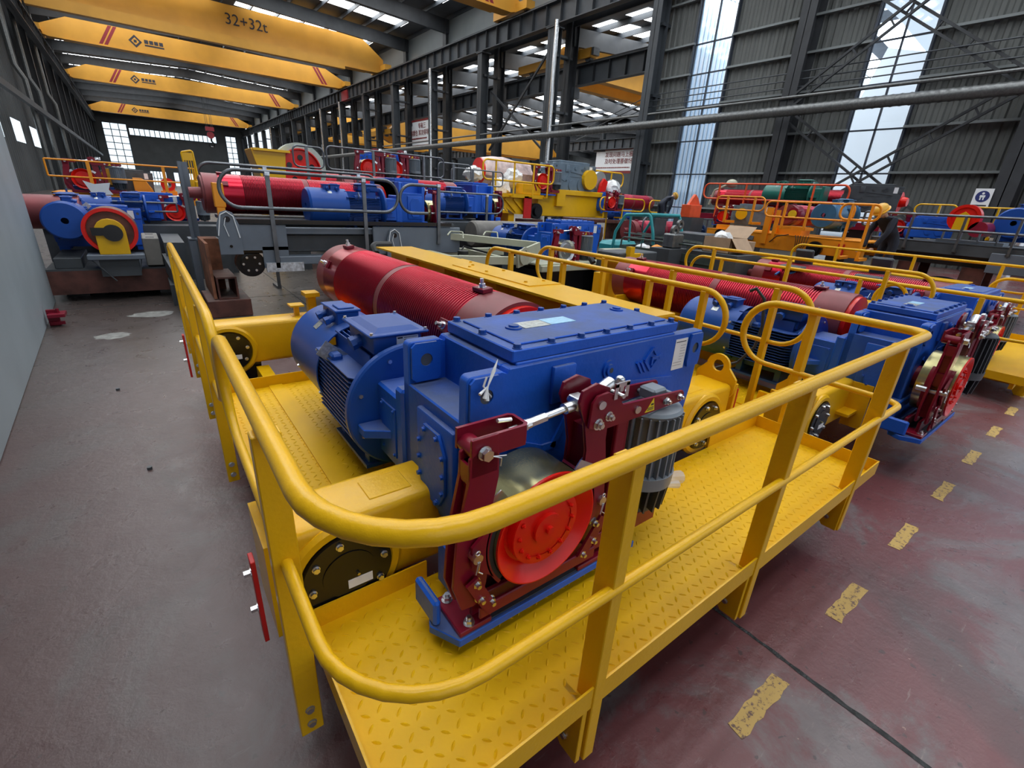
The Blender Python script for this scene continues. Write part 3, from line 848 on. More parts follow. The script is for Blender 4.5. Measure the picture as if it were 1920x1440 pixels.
    kfin(b, 'slotted_bracket', ZINC, g)
    # shoes with linings
    for s, nm in ((-1, 'brake_shoe'), (1, 'brake_shoe')):
        def arc(r_, a0, a1, n=16): return [(wx + s * r_ * math.cos(R(a0 + (a1 - a0) * i / n)), 1.0, wz + r_ * math.sin(R(a0 + (a1 - a0) * i / n))) for i in range(n + 1)]
        b = MB(); b.prism(arc(0.228, -38, 38) + arc(0.243, 38, -38), (0, 0.13, 0)); ln = MB
        li = kfin(b, 'lining', LINI, g)
        b = MB(); b.prism(arc(0.243, -40, 40) + arc(0.256, 40, -40), (0, 0.13, 0))
        for yy in (1.01, 1.10): b.prism(arc(0.25, -30, 30) + [(wx + s * 0.31, 1.0, wz + 0.04), (wx + s * 0.31, 1.0, wz - 0.04)], (0, 0.012, 0)) if yy < 1.05 else None
        b.prism([(wx + s * 0.245, 1.04, wz - 0.14), (wx + s * 0.26, 1.04, wz - 0.14), (wx + s * 0.31, 1.04, wz), (wx + s * 0.26, 1.04, wz + 0.13), (wx + s * 0.245, 1.04, wz + 0.13)], (0, 0.012, 0))
        kfin(b, 'shoe', MAR, g)
        b = MB(); b.cyl((wx + s * 0.295, 0.985, wz), (wx + s * 0.295, 1.16, wz), 0.019, 20)
        pn = kfin(b, 'shoe_pin', ZINC, g)
        b = MB(); b.tube([(wx + s * 0.295 + 0.006, 0.984, wz - 0.012), (wx + s * 0.295, 0.984, wz - 0.05), (wx + s * 0.295 + 0.014, 0.98, wz - 0.062)], 0.0028, 6)
        b.tube([(wx + s * 0.295, 0.984, wz - 0.012), (wx + s * 0.295 - 0.01, 0.982, wz - 0.055)], 0.0028, 6)
        b.tube(ring((wx + s * 0.297, 0.987, wz + 0.026), 0.008, (0, 1, 0), 12), 0.0028, 6, closed=True)
        ksub(b, 'cotter_pin', ZINC, pn)
        b = MB(); x0 = wx + s * 0.19
        b.bar((wx + s * 0.17, 1.03, wz + 0.205), (wx + s * 0.245, 1.03, wz + 0.155), 0.05, 0.005, up=(0, 1, 0)); b.cyl((wx + s * 0.215, 1.05, wz + 0.178), (wx + s * 0.232, 1.05, wz + 0.20), 0.014, 8)
        kfin(b, 'lining_clip', ZINC, g)
    # rest of the fasteners at lever feet
    for x, z in ((0.70, 0.70), (0.68, 0.78), (0.745, 0.665), (1.255, 0.70), (1.25, 0.79), (1.20, 0.655)):
        kbolt((x, 1.012, z), (0, -1, 0), 0.016, 0.014, ZINC, g, g, name='pivot_bolt', stud=0.014)
    kbolt((0.705, 1.02, 1.325), (0, -1, 0), 0.020, 0.022, ZINC, g, g, name='fork_pin', washer=True)
    b = MB(); b.tube([(0.72, 0.996, 1.32), (0.75, 0.993, 1.305), (0.745, 0.99, 1.275)], 0.0028, 6); b.tube([(0.72, 0.996, 1.32), (0.77, 0.995, 1.308)], 0.0028, 6)
    b.tube([(0.845, 1.078, 1.39), (0.79, 1.078, 1.40)], 0.008, 8)
    kfin(b, 'cotter_pin', ZINC, g)
    b = MB(); b.bar((0.70, 1.0, 0.70), (0.75, 1.0, 0.62), 0.03, 0.012, up=(0, 1, 0)); b.bar((0.66, 1.002, 0.80), (0.74, 1.002, 0.64), 0.05, 0.012, up=(0, 1, 0)); b.bar((1.19, 1.002, 0.64), (1.30, 1.002, 0.80), 0.05, 0.012, up=(0, 1, 0))
    b.box(0.70, 1.28, 1.002, 1.016, 0.60, 0.655, 0.004)
    kfin(b, 'link_plate', MAR, g)
    # thruster
    tx, ty = 1.625, 1.10
    b = MB(); b.cyl((tx, ty, 0.84), (tx, ty, 1.235), 0.124, 32)
    b.lathe((tx, ty, 0), (0, 0, 1), [(1.215, 0.135), (1.235, 0.145), (1.25, 0.135), (1.258, 0.06)], 32)
    for k in range(26):
        a = 2 * PI * k / 26; d = Vector((math.cos(a), math.sin(a), 0)); c0 = Vector((tx, ty, 0))
        b.bar(c0 + d * 0.134 + Vector((0, 0, 0.86)), c0 + d * 0.134 + Vector((0, 0, 1.225)), 0.034, 0.007, up=Vector((-d.y, d.x, 0)), bev=0.0)
    b.lathe((tx, ty, 0), (0, 0, 1), [(0.845, 0.136), (0.845, 0.153), (0.905, 0.156), (0.905, 0.136)], 40)
    th = kfin(b, 'thruster', GRY, g)
    b = MB(); b.cyl((tx, ty, 0.70), (tx, ty, 0.85), 0.1, 28)
    for k in range(18):
        a = 2 * PI * k / 18; d = Vector((math.cos(a), math.sin(a), 0)); c0 = Vector((tx, ty, 0))
        b.bar(c0 + d * 0.115 + Vector((0, 0, 0.72)), c0 + d * 0.13 + Vector((0, 0, 0.85)), 0.04, 0.008, up=Vector((-d.y, d.x, 0)))
    ksub(b, 'lower_fins', GRYD, th)
    b = MB(); b.box(tx - 0.03, tx + 0.03, ty - 0.03, ty - 0.012, 0.61, 0.72, 0.004); b.box(tx - 0.03, tx + 0.03, ty + 0.012, ty + 0.03, 0.61, 0.72, 0.004); ksub(b, 'lug', GRY, th)
    kbolt((tx, ty - 0.03, 0.64), (0, -1, 0), 0.014, 0.012, ZINC, th, g, stud=0.01)
    b = MB(); b.cyl((tx, ty, 1.25), (tx, ty, 1.31), 0.014, 12); ksub(b, 'push_rod', ZINC, th)
    return g

# ---------------------------------------------------------------- guard rails
def rail(name, label, path, r, posts, m, group=None, mid=None, base=None, rr=0.022, post_w=(0.05, 0.075), cat='guard rail', foot=True, seg=14):
    """path: list of (points, radius list, closed, tube radii) ; posts: (x, y, z0, z1, along)"""
    x0, y0, z0 = base
    g = thing(name, label, cat, (x0, y0, z0), 0, group)
    for nm, pts, rad, closed, tr in path:
        b = MB(); pp = fil(pts, rad, 8, closed)
        zs = [p.z for p in pp]; zt = max(zs)
        rads = tr if not isinstance(tr, tuple) else [tr[0] if p.z > zt - 0.2 else tr[1] + (tr[0] - tr[1]) * max(0, min(1, (p.z - min(zs)) / (zt - 0.2 - min(zs)))) for p in pp]
        b.tube(pp, rads, seg, closed=closed); fin(b, nm, m, g)
    for (x, y, a, c, al) in posts:
        b = MB(); wx_, wy_ = post_w if al == 'x' else post_w[::-1]
        b.box(x - wx_ / 2, x + wx_ / 2, y, y + wy_, a, c, 0.003)
        po = fin(b, 'post', m, g)
        if foot:
            for dz in (0.05, 0.12):
                if al == 'x': bolt((x + wx_ / 2 * -1, y + wy_ / 2, a + dz), (-1, 0, 0), 0.013, 0.008, ZINC, po, g)
                else: bolt((x, y, a + dz), (0, -1, 0), 0.013, 0.008, ZINC, po, g)
    return g
# ================================================================ the hall
XR, XL, YE = 16.7, -3.4, 104.0
def setting():
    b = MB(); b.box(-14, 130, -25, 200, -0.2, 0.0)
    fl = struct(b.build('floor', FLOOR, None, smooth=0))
    # joints and worn paint
    random.seed(3)
    b = MB()
    def joint(x, y0, y1, w0, w1):
        n = int((y1 - y0) / 0.05); L_, R_ = [], []
        for i in range(n + 1):
            f = i / n; y = y0 + (y1 - y0) * f; wd = w0 + (w1 - w0) * f
            L_.append(b.bm.verts.new((x - wd * (0.6 + 0.8 * random.random()), y, 0.0015))); R_.append(b.bm.verts.new((x + wd * (0.6 + 0.8 * random.random()), y, 0.0015)))
        for i in range(n): b.bm.faces.new((L_[i], R_[i], R_[i + 1], L_[i + 1]))
    joint(2.095, -1.2, 0.9, 0.016, 0.009)
    joint(2.095, 0.9, 22, 0.009, 0.008)
    o = b.build('trim_1', CRACK, None, smooth=0); struct(o)
    b = MB()
    for y in (9.9, 16): b.box(-3, 16, y - 0.012, y + 0.012, 0.0, 0.0015)
    o = b.build('trim_2', CRACK, None, smooth=0); struct(o)
    for k in range(-1, 9):
        b = MB(); x = 1.575 + k * 1.0
        pts = []
        for i in range(9): pts.append((x + 0.40 * i / 8 * 1.02 + random.uniform(-.008, .008), 0.345 + random.uniform(-.006, .006), 0.001))
        for i in range(9): pts.append((x + 0.40 * (8 - i) / 8 + random.uniform(-.008, .008), 0.42 + random.uniform(-.006, .006), 0.001))
        b.prism(pts, (0, 0, 0.0012)); o = b.build('floor_line_dash', DASH, None, smooth=0)
        o['kind'] = 'structure'

    # ---- side walls of ribbed sheet
    def ribbed(name, x, y0, y1, z0, z1, m, pitch=0.25, d=0.035, holes=(), s=1):
        b = MB()
        ys = sorted({y0, y1} | {h for hh in holes for h in hh[:2]})
        for a, c in zip(ys[:-1], ys[1:]):
            spans = [(z0, z1)]
            for (ha, hc, hz0, hz1) in holes:
                if a >= ha - 1e-6 and c <= hc + 1e-6:
                    spans = [(z0, hz0), (hz1, z1)]
            n = max(1, round((c - a) / pitch)); pr = []
            for i in range(n):
                p = a + (c - a) * i / n; q = (c - a) / n
                pr += [(p, 0), (p + q * .35, 0), (p + q * .5, d), (p + q * .85, d)]
            pr.append((c, 0))
            for (u, v) in spans:
                if v - u < 0.02: continue
                for i in range(len(pr) - 1):
                    vs = [b.bm.verts.new((x + s * pr[i][1], pr[i][0], u)), b.bm.verts.new((x + s * pr[i + 1][1], pr[i + 1][0], u)),
                          b.bm.verts.new((x + s * pr[i + 1][1], pr[i + 1][0], v)), b.bm.verts.new((x + s * pr[i][1], pr[i][0], v))]
                    b.bm.faces.new(vs)
        o = b.build(name, m, None, smooth=0, recalc=False); return struct(o)
    wx = 17.25
    wins = [(10.95, 12.4, 0.9, 12.2), (5.22, 6.6, 0.9, 12.2), (-6.0, 1.3, 0.9, 12.2), (-10.5, -7.0, 0.9, 12.2)]  # third strip, out of view, widened to add floor sheen and drum highlights
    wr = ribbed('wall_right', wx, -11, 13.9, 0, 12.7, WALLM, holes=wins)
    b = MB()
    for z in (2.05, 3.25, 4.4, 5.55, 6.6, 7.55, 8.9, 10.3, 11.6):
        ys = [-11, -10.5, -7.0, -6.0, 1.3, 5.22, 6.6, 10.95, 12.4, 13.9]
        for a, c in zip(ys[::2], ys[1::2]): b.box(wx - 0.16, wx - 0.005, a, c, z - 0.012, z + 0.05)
    b.build('girt', CLER, wr, smooth=0)  # lighter grey puts the light reflected off the girts into their colour
    for i, (a, c, z0, z1) in enumerate(wins):
        o = struct(thing('window_%d' % (i + 1), 'tall window strip between ribbed wall sheets', 'window', (wx, (a + c) / 2, z0)))
        del o['category']; del o['label']
        b = MB()
        for y in (a, (a + c) / 2, c): b.box(wx - 0.03, wx + 0.03, y - 0.022, y + 0.022, z0, z1)
        for z in (z0, 2.05, 3.25, 4.4, 5.55, 6.6, 7.55, 8.9, 10.3, 11.6, z1): b.box(wx - 0.03, wx + 0.03, a, c, z - 0.02, z + 0.02)
        b.box(wx - 0.12, wx + 0.04, a - 0.05, a, z0, z1); b.box(wx - 0.12, wx + 0.04, c, c + 0.05, z0, z1)
        fin(b, 'window_frame', FRM, o)
        b = MB(); b.box(wx + 0.005, wx + 0.01, a, c, z0, z1); fin(b, 'glass', GLASS, o)
    # left wall, nearly edge-on
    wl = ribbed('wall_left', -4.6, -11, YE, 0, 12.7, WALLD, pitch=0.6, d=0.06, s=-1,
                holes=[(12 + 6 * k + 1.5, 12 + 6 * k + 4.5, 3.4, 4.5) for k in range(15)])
    b = MB()
    for k in range(15): b.box(-4.62, -4.61, 12 + 6 * k + 1.5, 12 + 6 * k + 4.5, 3.4, 4.5)
    o = b.build('window_5', WINP, None, smooth=0); struct(o)
    # end wall
    b = MB()
    we = [(-4.6, -0.9), (1.0, 6.4)]
    def er(x0, x1, z0, z1): b.box(x0, x1, YE, YE + 0.1, z0, z1)
    er(-4.6, -2.6, 0, 13); er(-2.6, 0.4, 9.6, 13); er(-2.6, 0.4, 0, 1.2)
    er(0.4, 14.0, 9.15, 13); er(0.4, 14.0, 3.0, 8.1); er(0.4, 0.6, 8.1, 9.15); er(12.6, 14.0, 8.1, 9.15)
    er(0.4, 2.2, 0, 3.0); er(4.4, 5.4, 0, 3.0); er(9.8, 14.0, 0, 3.0); er(5.4, 9.8, 0, 0.3)
    er(14.0, 15.6, 9.4, 13); er(14.0, 15.6, 0, 1.5); er(15.6, 17.4, 0, 13)
    struct(b.build('wall_back', WALLD, None, smooth=0))
    k = 6
    for (x0, x1, z0, z1, nx, nz) in ((-2.6, 0.4, 1.2, 9.6, 3, 9), (0.6, 12.6, 8.1, 9.15, 18, 1), (2.2, 4.4, 0.8, 3.0, 5, 2), (5.4, 9.8, 0.3, 3.0, 6, 2), (14.0, 15.6, 1.5, 9.4, 2, 9)):
        o = struct(thing('window_%d' % k, 'x', 'x', (x0, YE, z0))); del o['category']; del o['label']
        b = MB(); b.box(x0, x1, YE + 0.03, YE + 0.06, z0, z1); fin(b, 'glazing', WINP, o)
        b = MB()
        for i in range(nx + 1): x = x0 + (x1 - x0) * i / nx; b.box(x - 0.05, x + 0.05, YE - 0.05, YE + 0.02, z0, z1)
        for i in range(nz + 1): z = z0 + (z1 - z0) * i / nz; b.box(x0, x1, YE - 0.05, YE + 0.02, z - 0.05, z + 0.05)
        fin(b, 'window_frame', FRM, o); k += 1
    # ---- roofs with light panels
    def roof(name, xa, xb, ridge, ze, zr, y0, y1, rows, m=ROOFM, pur=1.6):
        b = MB()
        rows = sorted(rows)
        def z_at(x): return ze + (zr - ze) * (1 - abs(x - ridge) / ((xb - xa) / 2))
        ys = [y0]
        for r_ in rows: ys += [r_, r_ + 1.25]
        ys.append(y1)
        for sx0, sx1 in ((xa, ridge), (ridge, xb)):
            for i in range(0, len(ys), 2):
                a, c = ys[i], ys[i + 1]
                if c - a < 0.01: continue
                for dz in (0.0,):
                    b.bm.faces.new([b.bm.verts.new((sx0, a, z_at(sx0))), b.bm.verts.new((sx1, a, z_at(sx1))), b.bm.verts.new((sx1, c, z_at(sx1))), b.bm.verts.new((sx0, c, z_at(sx0)))])
        cei = struct(b.build(name, m, None, smooth=0))
        x = xa; k2 = 0
        b = MB()
        n = int((xb - xa) / pur)
        for i in range(n + 1):
            x = xa + (xb - xa) * i / n
            b.bar((x, y0, z_at(x) - 0.13), (x, y1, z_at(x) - 0.13), 0.07, 0.24, up=(0, 0, 1))
        b.build('purlins', DSTL, cei, smooth=0)
        for r_ in rows:
            b = MB(); bb = MB()
            for sx0, sx1 in ((xa + 1.2, ridge - 0.8), (ridge + 0.8, xb - 1.2)):
                b.bm.faces.new([b.bm.verts.new((sx0, r_, z_at(sx0) - 0.01)), b.bm.verts.new((sx1, r_, z_at(sx1) - 0.01)), b.bm.verts.new((sx1, r_ + 1.25, z_at(sx1) - 0.01)), b.bm.verts.new((sx0, r_ + 1.25, z_at(sx0) - 0.01))])
            for sx0, sx1 in ((xa, xa + 1.2), (ridge - 0.8, ridge + 0.8), (xb - 1.2, xb)):
                bb.bm.faces.new([bb.bm.verts.new((sx0, r_, z_at(sx0))), bb.bm.verts.new((sx1, r_, z_at(sx1))), bb.bm.verts.new((sx1, r_ + 1.25, z_at(sx1))), bb.bm.verts.new((sx0, r_ + 1.25, z_at(sx0)))])
            b.build('roof_light', SKYP, cei, smooth=0)
            bb.build('roof_sheet', m, cei, smooth=0)
        # frames under the roof on every column line
        b = MB()
        for k3 in range(-2, 16):
            y = 13.8 + 6 * k3
            if y < y0 or y > y1: continue
            for sx0, sx1 in ((xa, ridge), (ridge, xb)):
                b.bar((sx0, y, z_at(sx0) - 0.62), (sx1, y, z_at(sx1) - 0.62), 0.2, 0.75, up=(0, 0, 1))
        b.build('rafter', DSTL2, cei, smooth=0)
        return cei
    rows1 = []
    for k4 in range(-5, 12): rows1 += [27.0 + 6 * k4 + 0.0, 27.0 + 6 * k4 + 2.1]
    roof('ceiling', -4.6, 17.9, 6.65, 12.6, 13.1, -11, YE, rows1)
    rows2 = []
    for k4 in range(-1, 11): rows2 += [16.5 + 6 * k4, 16.5 + 6 * k4 + 2.1]
    roof('ceiling', 17.9, 39.5, 28.7, 9.9, 10.7, 14.0, 84, rows2)
    rows3 = []
    for k4 in range(0, 8): rows3 += [26.5 + 6 * k4, 26.5 + 6 * k4 + 2.1]
    roof('ceiling', 39.5, 61.9, 50.7, 9.9, 10.6, 20.0, 78, rows3)
    b = MB(); b.box(18.0, 62, 13.9, 14.0, 0, 12.6); struct(b.build('wall_bay_front', WHC, None, smooth=0))
    b = MB()
    for x in [18.2 + .3 * i for i in range(30)]: b.box(x, x + .12, 13.86, 13.9, 0, 12.6)
    struct(b.build('trim_4', BLC, None, smooth=0))
    b = MB(); b.box(62, 62.1, 14, 84, 0, 11); struct(b.build('wall_far_bay', WALLD, None, smooth=0))
    b = MB(); b.box(17.9, 62, 84, 84.1, 0, 11); struct(b.build('wall_end_bay', WALLD, None, smooth=0))
    # clerestory sheet between the two roofs
    b = MB(); b.box(17.9, 17.95, 13.8, YE, 10.75, 12.6); struct(b.build('wall_clerestory', CLER, None, smooth=0))
    for i, y in enumerate([20 + 6 * k5 for k5 in range(9)]):
        pass
    # exterior seen through the tall windows
    b = MB(); b.box(25, 36, 0.5, 9.6, 0, 6.2); b.prism([(25, 0.5, 6.2), (25, 9.6, 6.2), (25, 9.0, 8.4)], (10, 0, 0)); b.box(24.9, 25, 3.2, 3.9, 0, 6.3)
    ex = thing('neighbouring_building', 'pale metal clad building outside behind the tall windows', 'building', (30, 15, 0)); fin(b, 'cladding', WHC, ex)
    b = MB()
    fin(b, 'blue_cladding', BLC, ex)
    b = MB()
    for y in [0.6 + 0.3 * i for i in range(22)]: b.box(24.96, 25, y, y + 0.06, 5.0, 6.2)
    fin(b, 'cladding_ribs', WHC, ex)
    b = MB(); b.box(18, 60, -30, 14, -0.1, -0.02); struct(b.build('trim_3', WHC, None, smooth=0))

setting()

# ---------------------------------------------------------------- columns, girders, cranes
def H(b, x, y, z0, z1, w_=0.45, d=0.3, t=0.02):
    """H-section column: flanges face +-x"""
    b.box(x - w_ / 2, x - w_ / 2 + t, y - d / 2, y + d / 2, z0, z1); b.box(x + w_ / 2 - t, x + w_ / 2, y - d / 2, y + d / 2, z0, z1)
    b.box(x - w_ / 2, x + w_ / 2, y - t / 2, y + t / 2, z0, z1)
cnames = ['first', 'second', 'third', 'fourth', 'fifth', 'sixth', 'seventh', 'eighth', 'ninth', 'tenth', 'eleventh', 'twelfth', 'thirteenth', 'fourteenth', 'fifteenth', 'sixteenth']
def twin(x0, x1, y, zc, ztop, label, br):
    c = thing('steel_column', label, 'column', (x0, y, 0), 0, 'twin columns between the bays')
    b = MB(); H(b, x0, y, 0, zc, 0.5, 0.42); fin(b, 'crane_shaft', DSTL, c)
    b = MB(); H(b, x1, y, 0, ztop, 0.5, 0.42); fin(b, 'roof_shaft', DSTL2, c)
    b = MB()
    for z in (1.2, 3.6, 6.0, 8.3): b.box(x0, x1, y - 0.14, y + 0.14, z, z + 0.1)
    b.box(x0 - 0.3, x0 + 0.3, y - 0.3, y + 0.3, zc - 0.05, zc)
    b.box(x1 + 0.2, x1 + 0.65, y - 0.14, y + 0.14, 6.8, 7.25)
    fin(b, 'bracket', DSTL, c)
    return c
for k in range(0, 16):
    y = 13.8 + 6 * k
    twin(16.75, 17.85, y, 9.4, 12.4, 'dark twin steel column, %s from the near corner of the ribbed wall' % cnames[k], True)
for k in range(1, 4):
    y = (0, 8.3, 2.62, -3.2)[k]
    c = thing('wall_column', ['', 'dark wall column left of the wide window with the crossed braces', 'dark leaning-looking wall column at the right edge of the picture', 'wall column beyond the right edge'][k], 'column', (16.9, y, 0))
    b = MB(); H(b, 16.9, y, 0, 12.5, 0.6, 0.42); fin(b, 'shaft', DSTL2, c)
for k in range(5, 16):
    y = 13.8 + 6 * k
    c = thing('steel_column', 'dark column along the left wall, row position %s counted from the camera' % cnames[k - 5], 'column', (-3.7, y, 0), 0, 'columns along the left wall')
    b = MB(); H(b, -3.95, y, 0, 12.4, 0.7, 0.35); fin(b, 'shaft', DSTL2, c)
for k in range(1, 13):
    y = 13.8 + 6 * k
    c = thing('steel_column', 'slim far column between the second and third bay, row position %s counted from the camera' % cnames[k - 1], 'column', (39.5, y, 0), 0, 'far columns of the next bay')
    b = MB(); H(b, 39.5, y, 0, 10, 0.5, 0.4); b.box(39.1, 39.9, y - 0.8, y + 0.8, 7.0, 7.2); fin(b, 'shaft', DSTL, c)
def girder(name, label, x, y0, y1, zb, zt, stp=1.0, rail_=True):
    g = thing(name, label, 'crane girder', (x, y0, zb))
    b = MB(); b.box(x - 0.2, x + 0.2, y0, y1, zt - 0.04, zt); b.box(x - 0.17, x + 0.17, y0, y1, zb, zb + 0.04); b.box(x - 0.01, x + 0.01, y0, y1, zb, zt); fin(b, 'plate_girder', DSTL, g)
    b = MB(); n = int((y1 - y0) / stp)
    for i in range(n):
        yy = y0 + (i + .5) * stp; b.box(x - 0.16, x + 0.16, yy - 0.008, yy + 0.008, zb + 0.04, zt - 0.04)
    fin(b, 'stiffeners', DSTL2, g)
    if rail_:
        b = MB(); b.box(x - 0.04, x + 0.04, y0, y1, zt, zt + 0.12); fin(b, 'crane_rail', DSTL2, g)
    return g
gg = girder('runway_girder', 'long dark crane girder carrying the yellow cranes, on the right', XR, 7.8, YE, 9.45, 10.35)
b = MB(); b.box(XR - 0.172, XR + 0.172, 47.6, 49.2, 9.44, 10.2); fin(b, 'red_primed_patch', STRIPE, gg)
girder('runway_girder', 'dark crane girder high on the left wall', XL, 20, YE, 9.5, 10.35)
girder('runway_girder', 'lower dark crane girder of the next bay beyond the twin columns', 18.5, 14.2, 84, 7.35, 8.2)
girder('runway_girder', 'far pale looking crane girder across the next bay', 38.9, 16, 84, 7.15, 8.05, rail_=False)
b = MB(); b.box(XR + 0.25, XR + 0.9, 13.8, YE, 10.30, 10.36)
o = b.build('walkway_plate', DSTL, None); tag(o, 'narrow dark walkway plate alongside the long crane girder', 'walkway')
def crane(label, y, zb, hh, xa, xb, both=False, logo=True, dy=0.7, stripes=True, extra=None):
    g = thing('crane_girder', label, 'overhead crane', (xa, y, zb), 0, None)
    b = MB()
    tl = 1.6
    outl = [(xa, zb + hh * 0.12), (xa + 0.5, zb), (xb - 0.5, zb), (xb, zb + hh * 0.12), (xb, zb + hh * 0.45), (xb - tl, zb + hh), (xa + tl, zb + hh), (xa, zb + hh * 0.45)]
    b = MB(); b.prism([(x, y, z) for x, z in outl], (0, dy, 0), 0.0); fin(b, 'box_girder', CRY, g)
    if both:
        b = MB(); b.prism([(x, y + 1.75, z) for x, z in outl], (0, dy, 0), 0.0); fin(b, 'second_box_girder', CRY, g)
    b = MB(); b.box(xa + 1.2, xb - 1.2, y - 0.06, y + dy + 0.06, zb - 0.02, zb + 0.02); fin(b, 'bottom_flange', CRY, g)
    b = MB()
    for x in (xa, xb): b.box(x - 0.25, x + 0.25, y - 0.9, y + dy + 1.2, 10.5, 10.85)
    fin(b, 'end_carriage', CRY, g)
    b = MB()
    for x in (xa, xb):
        for yy in (y - 0.6, y + dy + 0.9): b.cyl((x - 0.09, yy, 10.6), (x + 0.09, yy, 10.6), 0.16, 14)
    fin(b, 'wheel', DSTL2, g)
    if stripes:
        b = MB()
        for x, s in ((xa + 3.1, 1), (xb - 2.0, -1)):
            for d in (0, 0.28):
                b.prism([(x + d, y - 0.004, zb + 0.1), (x + d + 0.2, y - 0.004, zb + 0.1), (x + d + 0.2 + 0.7 * s, y - 0.004, zb + hh - 0.02), (x + d + 0.7 * s, y - 0.004, zb + hh - 0.02)], (0, 0.003, 0))
        fin(b, 'red_stripes', STRIPE, g)
    if logo:
        b = MB(); x = xa + 5.2; z = zb + hh * 0.5; s = hh * 0.3
        b.strip([(x - s, y - 0.006, z), (x, y - 0.006, z + s), (x + s, y - 0.006, z), (x, y - 0.006, z - s)], [(x - s * .6, y - 0.006, z), (x, y - 0.006, z + s * .6), (x + s * .6, y - 0.006, z), (x, y - 0.006, z - s * .6)], (0, 0.004, 0))
        b.box(x - s * .22, x + s * .22, y - 0.006, y - 0.002, z - s * .22, z + s * .22)
        for i in range(4):
            b.box(x + s * 1.35 + i * s * .75, x + s * 1.35 + i * s * .75 + s * .6, y - 0.006, y - 0.002, z - s * .1, z + s * .5)
        b.box(x + s * 1.35, x + s * 4.3, y - 0.006, y - 0.002, z - s * .5, z - s * .25)
        fin(b, 'painted_logo', INK, g)
    return g
c1 = crane('nearest yellow double beam crane lettered 32+32t, highest in the picture', 39.9, 10.35, 2.0, XL - 0.1, XR + 0.1, logo=False, stripes=False)
text('capacity_lettering', '32+32t', Matrix.Translation((6.35 - (XL - 0.1), -0.012, 1.22)) @ Matrix.Rotation(PI / 2, 4, 'X'), 0.85, INK, c1, 0.004, 'LEFT')
text('maker_lettering', 'KUANGSHAN', Matrix.Translation((4.6, -0.012, 1.55)) @ Matrix.Rotation(PI / 2, 4, 'X'), 0.42, INK, c1, 0.004, 'CENTER')
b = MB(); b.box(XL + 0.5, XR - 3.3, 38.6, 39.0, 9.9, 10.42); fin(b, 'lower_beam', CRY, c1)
crane('second yellow crane beam with a dark logo and red stripes', 48.6, 10.35, 1.3, XL, XR)
crane('third yellow crane beam with a dark logo and red stripes', 66.5, 10.35, 1.3, XL, XR)
crane('farthest yellow crane beam, just above the end wall windows', 96.0, 10.35, 1.3, XL, XR)
crane('yellow crane beam end at the top centre of the picture', 22.6, 10.45, 1.2, XL, XR, logo=False)
for (y, zb, lab) in ((20.5, 8.3, 'yellow crane end with wheels on the lower girder beyond the columns'), (60, 8.3, 'yellow crane in the next bay behind the white slogan board'), (72, 8.3, 'farther yellow crane in the next bay behind the columns'), (44, 6.5, 'yellow crane beam in the next bay seen between two twin columns')):
    g = thing('crane_girder', lab, 'overhead crane', (18.5, y, zb))
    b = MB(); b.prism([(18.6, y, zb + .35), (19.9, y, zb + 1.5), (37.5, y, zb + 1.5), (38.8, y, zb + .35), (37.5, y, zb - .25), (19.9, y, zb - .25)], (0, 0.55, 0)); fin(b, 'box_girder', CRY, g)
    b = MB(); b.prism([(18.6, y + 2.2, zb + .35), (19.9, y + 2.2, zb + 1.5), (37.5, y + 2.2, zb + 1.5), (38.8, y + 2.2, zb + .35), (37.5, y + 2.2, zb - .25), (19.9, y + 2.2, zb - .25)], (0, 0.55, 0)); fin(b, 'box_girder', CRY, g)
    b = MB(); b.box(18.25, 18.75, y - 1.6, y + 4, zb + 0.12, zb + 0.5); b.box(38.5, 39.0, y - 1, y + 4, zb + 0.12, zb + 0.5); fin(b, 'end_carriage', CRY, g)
    b = MB()
    for yy in (y - 1.3, y - 0.2, y + 3.0): b.cyl((18.38, yy, zb + 0.14), (18.62, yy, zb + 0.14), 0.17, 16)
    b.box(18.3, 18.7, y - 1.75, y - 1.6, zb + 0.2, zb + 0.5)
    fin(b, 'wheel', GRYD, g)
# hook of the third crane
h = thing('crane_hook', 'dark crane hook on ropes below the far yellow cranes', 'hook', (7.6, 66.7, 6.2))
b = MB(); b.box(7.2, 8.0, 66.5, 66.9, 7.1, 7.5); b.cyl((7.6, 66.6, 6.7), (7.6, 66.8, 6.7), 0.35, 16); fin(b, 'hook_block', STRIPE, h)
b = MB()
for x in (7.3, 7.45, 7.75, 7.9): b.tube([(x, 66.7, 7.4), (x, 66.7, 10.4)], 0.02, 5)
fin(b, 'ropes', DSTL2, h)
b = MB(); b.tube([(7.6, 66.7, 6.5), (7.6, 66.7, 6.1), (7.85, 66.7, 5.8), (7.75, 66.7, 5.5), (7.45, 66.7, 5.5), (7.35, 66.7, 5.75)], 0.09, 8); fin(b, 'hook', BLK, h)
# pipes and braces
b = MB(); P_ = [(XR - 0.6, -8, 4.9), (XR - 0.6, 75, 4.9)]
pr = []
for i in range(0, 420):
    y = -8 + i * 0.2; pr += [(y, 0.14), (y + 0.1, 0.14), (y + 0.15, 0.152)]
b.lathe((XR - 0.6, 0, 4.9), (0, 1, 0), pr, 14)
o = b.build('spiral_duct', GALV, None); tag(o, 'long ribbed spiral duct running level along the right wall', 'duct')
b = MB(); b.tube([(XR - 0.15, -8, 5.35), (XR - 0.15, 40, 5.35)], 0.045, 8); o = b.build('service_pipe', GALV, None); tag(o, 'thin pipe just above the spiral duct along the wall', 'pipe')
for i, z in enumerate((6.05, 5.85, 5.65)):
    b = MB(); b.tube([(XR + 0.0, -8, z), (XR + 0.0, 13.8, z - 0.02), (XR + 6, 24, z)], 0.018, 6); o = b.build('overhead_wire', DSTL, None)
    tag(o, ['uppermost', 'middle', 'lowest'][i] + ' of the three thin wires strung along the ribbed wall', 'wire')
